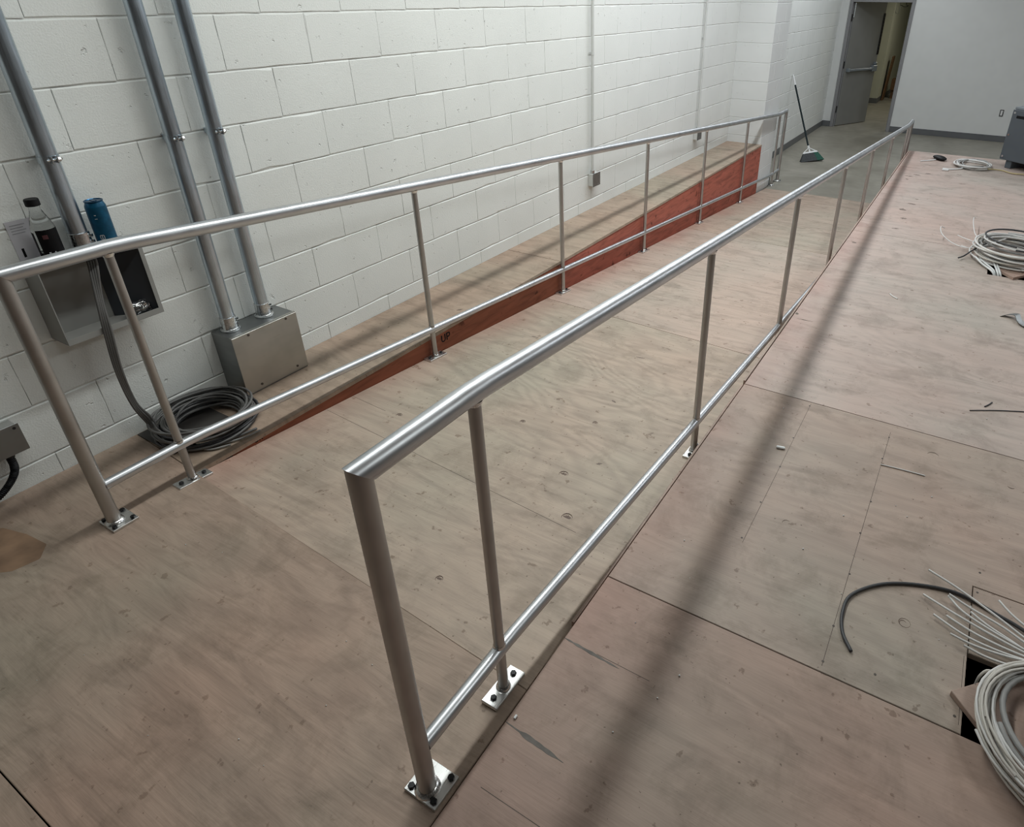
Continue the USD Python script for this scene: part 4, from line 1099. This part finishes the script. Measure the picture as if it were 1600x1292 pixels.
hd = part("head", cat_(wedge(0.128, -0.118, 0.125, 0.020, 0.152, -0.108, 0.11, 0.017), wedge(0.150, -0.108, -0.085, 0.011, 0.205, -0.022, -0.004, 0.011), wedge(0.150, 0.085, 0.11, 0.011, 0.205, 0.004, 0.022, 0.011),
                         wedge(0.150, -0.012, 0.012, 0.011, 0.20, -0.012, 0.012, 0.011), tube([at(0.195), at(0.245)], [0.019, 0.0165], 14)), "white_plastic", t, label="white plastic broom head")
part("bristles", wedge(0.0, -0.185, 0.085, 0.030, 0.13, -0.112, 0.055, 0.018), "bristle_grey", t, label="dark grey bristles")
part("bristles", wedge(0.0, 0.086, 0.190, 0.030, 0.13, 0.056, 0.120, 0.018), "bristle_green", t, label="green bristles")

# ------------------------------------------------------------------ scraps on the deck
single("wire_offcut", tube(spline([(0.703, 1.855, .003), (0.78, 1.863, .003), (0.858, 1.868, .003)], 5), 0.0026, 7), "cable_light", "straight white wire offcut lying on the deck between the pencil line and the knot", "wire", smooth=True)
single("wire_offcut", tube(spline([(0.979, 2.442, .003), (1.08, 2.50, .003), (1.186, 2.55, .003), (1.3, 2.60, .003)], 5), 0.0022, 7), "cable_dark", "thin dark straight wire lying on the deck just beyond the cross joint at the right", "wire", smooth=True)
single("wire_offcut", tube(spline([(1.035, 2.508, .003), (1.05, 2.535, .003), (1.062, 2.562, .003)], 5), 0.0030, 7), "cable_dark", "very short dark wire scrap beside the thin dark wire", "wire", smooth=True)
single("foam_scrap", turn(bbx(0.322, 0.356, 1.756, 1.770, 0.0005, 0.010, 0.003), 12, (0.339, 1.763, 0)), "white_plastic", "small white scrap lying beside the rail's shadow on the deck", "scrap")
single("wire_offcut", tube(spline([(0.485, 3.60, .003), (0.505, 3.57, .003), (0.535, 3.545, .003)], 5), 0.0040, 7), "cable_light", "short curved white wire scrap on the deck beyond the hatch coil's left side", "wire", smooth=True)
br = spline([(1.085, 3.60, .004), (1.12, 3.605, .02), (1.15, 3.585, .03), (1.165, 3.54, .018), (1.20, 3.50, .012), (1.28, 3.46, .012)], 8)
t = thing("bent_bracket", "bent dark metal strip lying at the right edge of the deck", "bracket", (1.2, 3.55, 0))
rib = np.vstack([br + np.array([0.012, 0.016, 0]), br - np.array([0.012, 0.016, 0])])
n = len(br)
rib = np.vstack([rib, rib - np.array([0, 0, 0.004])])
f = []
for i in range(n - 1):
    a, b, c, d = i, i + 1, n + i, n + i + 1
    f += [(a, c, b), (b, c, d)]
    a, b, c, d = a + 2 * n, b + 2 * n, c + 2 * n, d + 2 * n
    f += [(a, b, c), (b, d, c)]
    f += [(i, i + 1, 2 * n + i), (i + 1, 2 * n + i + 1, 2 * n + i), (n + i, 3 * n + i, n + i + 1), (n + i + 1, 3 * n + i, 3 * n + i + 1)]
part("strip", trimesh.Trimesh(rib, np.array(f), process=False), "steel_box_dark", t)
chips = []
rg = np.random.default_rng(12)
for i in range(26):
    x, y = rg.uniform(0.1, 1.1), rg.uniform(0.1, 2.6)
    s = rg.uniform(0.0012, 0.003)
    m = trimesh.creation.icosphere(0, s)
    m.apply_translation((x, y, s * 0.8))
    chips.append(m)
for i in range(10):
    x, y = rg.uniform(-1.3, -0.1), rg.uniform(-0.2, 0.35)
    s = rg.uniform(0.0012, 0.0025)
    m = trimesh.creation.icosphere(0, s)
    m.apply_translation((x, y, s * 0.8))
    chips.append(m)
single("dust_specks", cat_(*chips), "white_plastic", "tiny white specks of debris scattered over the plywood", "debris", kind="stuff")
single("wood_chip", bbx(0.070, 0.076, 0.342, 0.353, 0.0005, 0.006, 0.001), "white_plastic", "tiny pale chip on the deck between the two grey-filled splits", "scrap")

# ------------------------------------------------------------------ lamp housings (above the frame)
ORD = ("first", "second", "third", "fourth", "fifth", "sixth", "seventh", "eighth")
for k, (x, y, z, l, w, i) in enumerate(LAMPS):
    row = w < 0.3
    n = k if row else k - sum(q[4] < 0.3 for q in LAMPS)
    t = thing("strip_light" if row else "fill_panel", f"long white strip light above the ramp, {ORD[n]} in its row from the camera" if row else f"unseen wide panel light added as fill above the deck, {ORD[n]} in its row from the camera", "light", (x, y, z),
              group="strip lights in a row above the ramp" if row else "added fill panels in a row above the deck")
    part("housing", bbx(x - w / 2 - 0.02, x + w / 2 + 0.02, y - l / 2 - 0.03, y + l / 2 + 0.03, z, z + 0.08, 0.004), "white_plastic", t)
    for dy in (-0.4, 0.4):
        part("hanger", cyl(x, y + dy, z + 0.08, 3.3, 0.004, 6), "zinc_fitting", t)
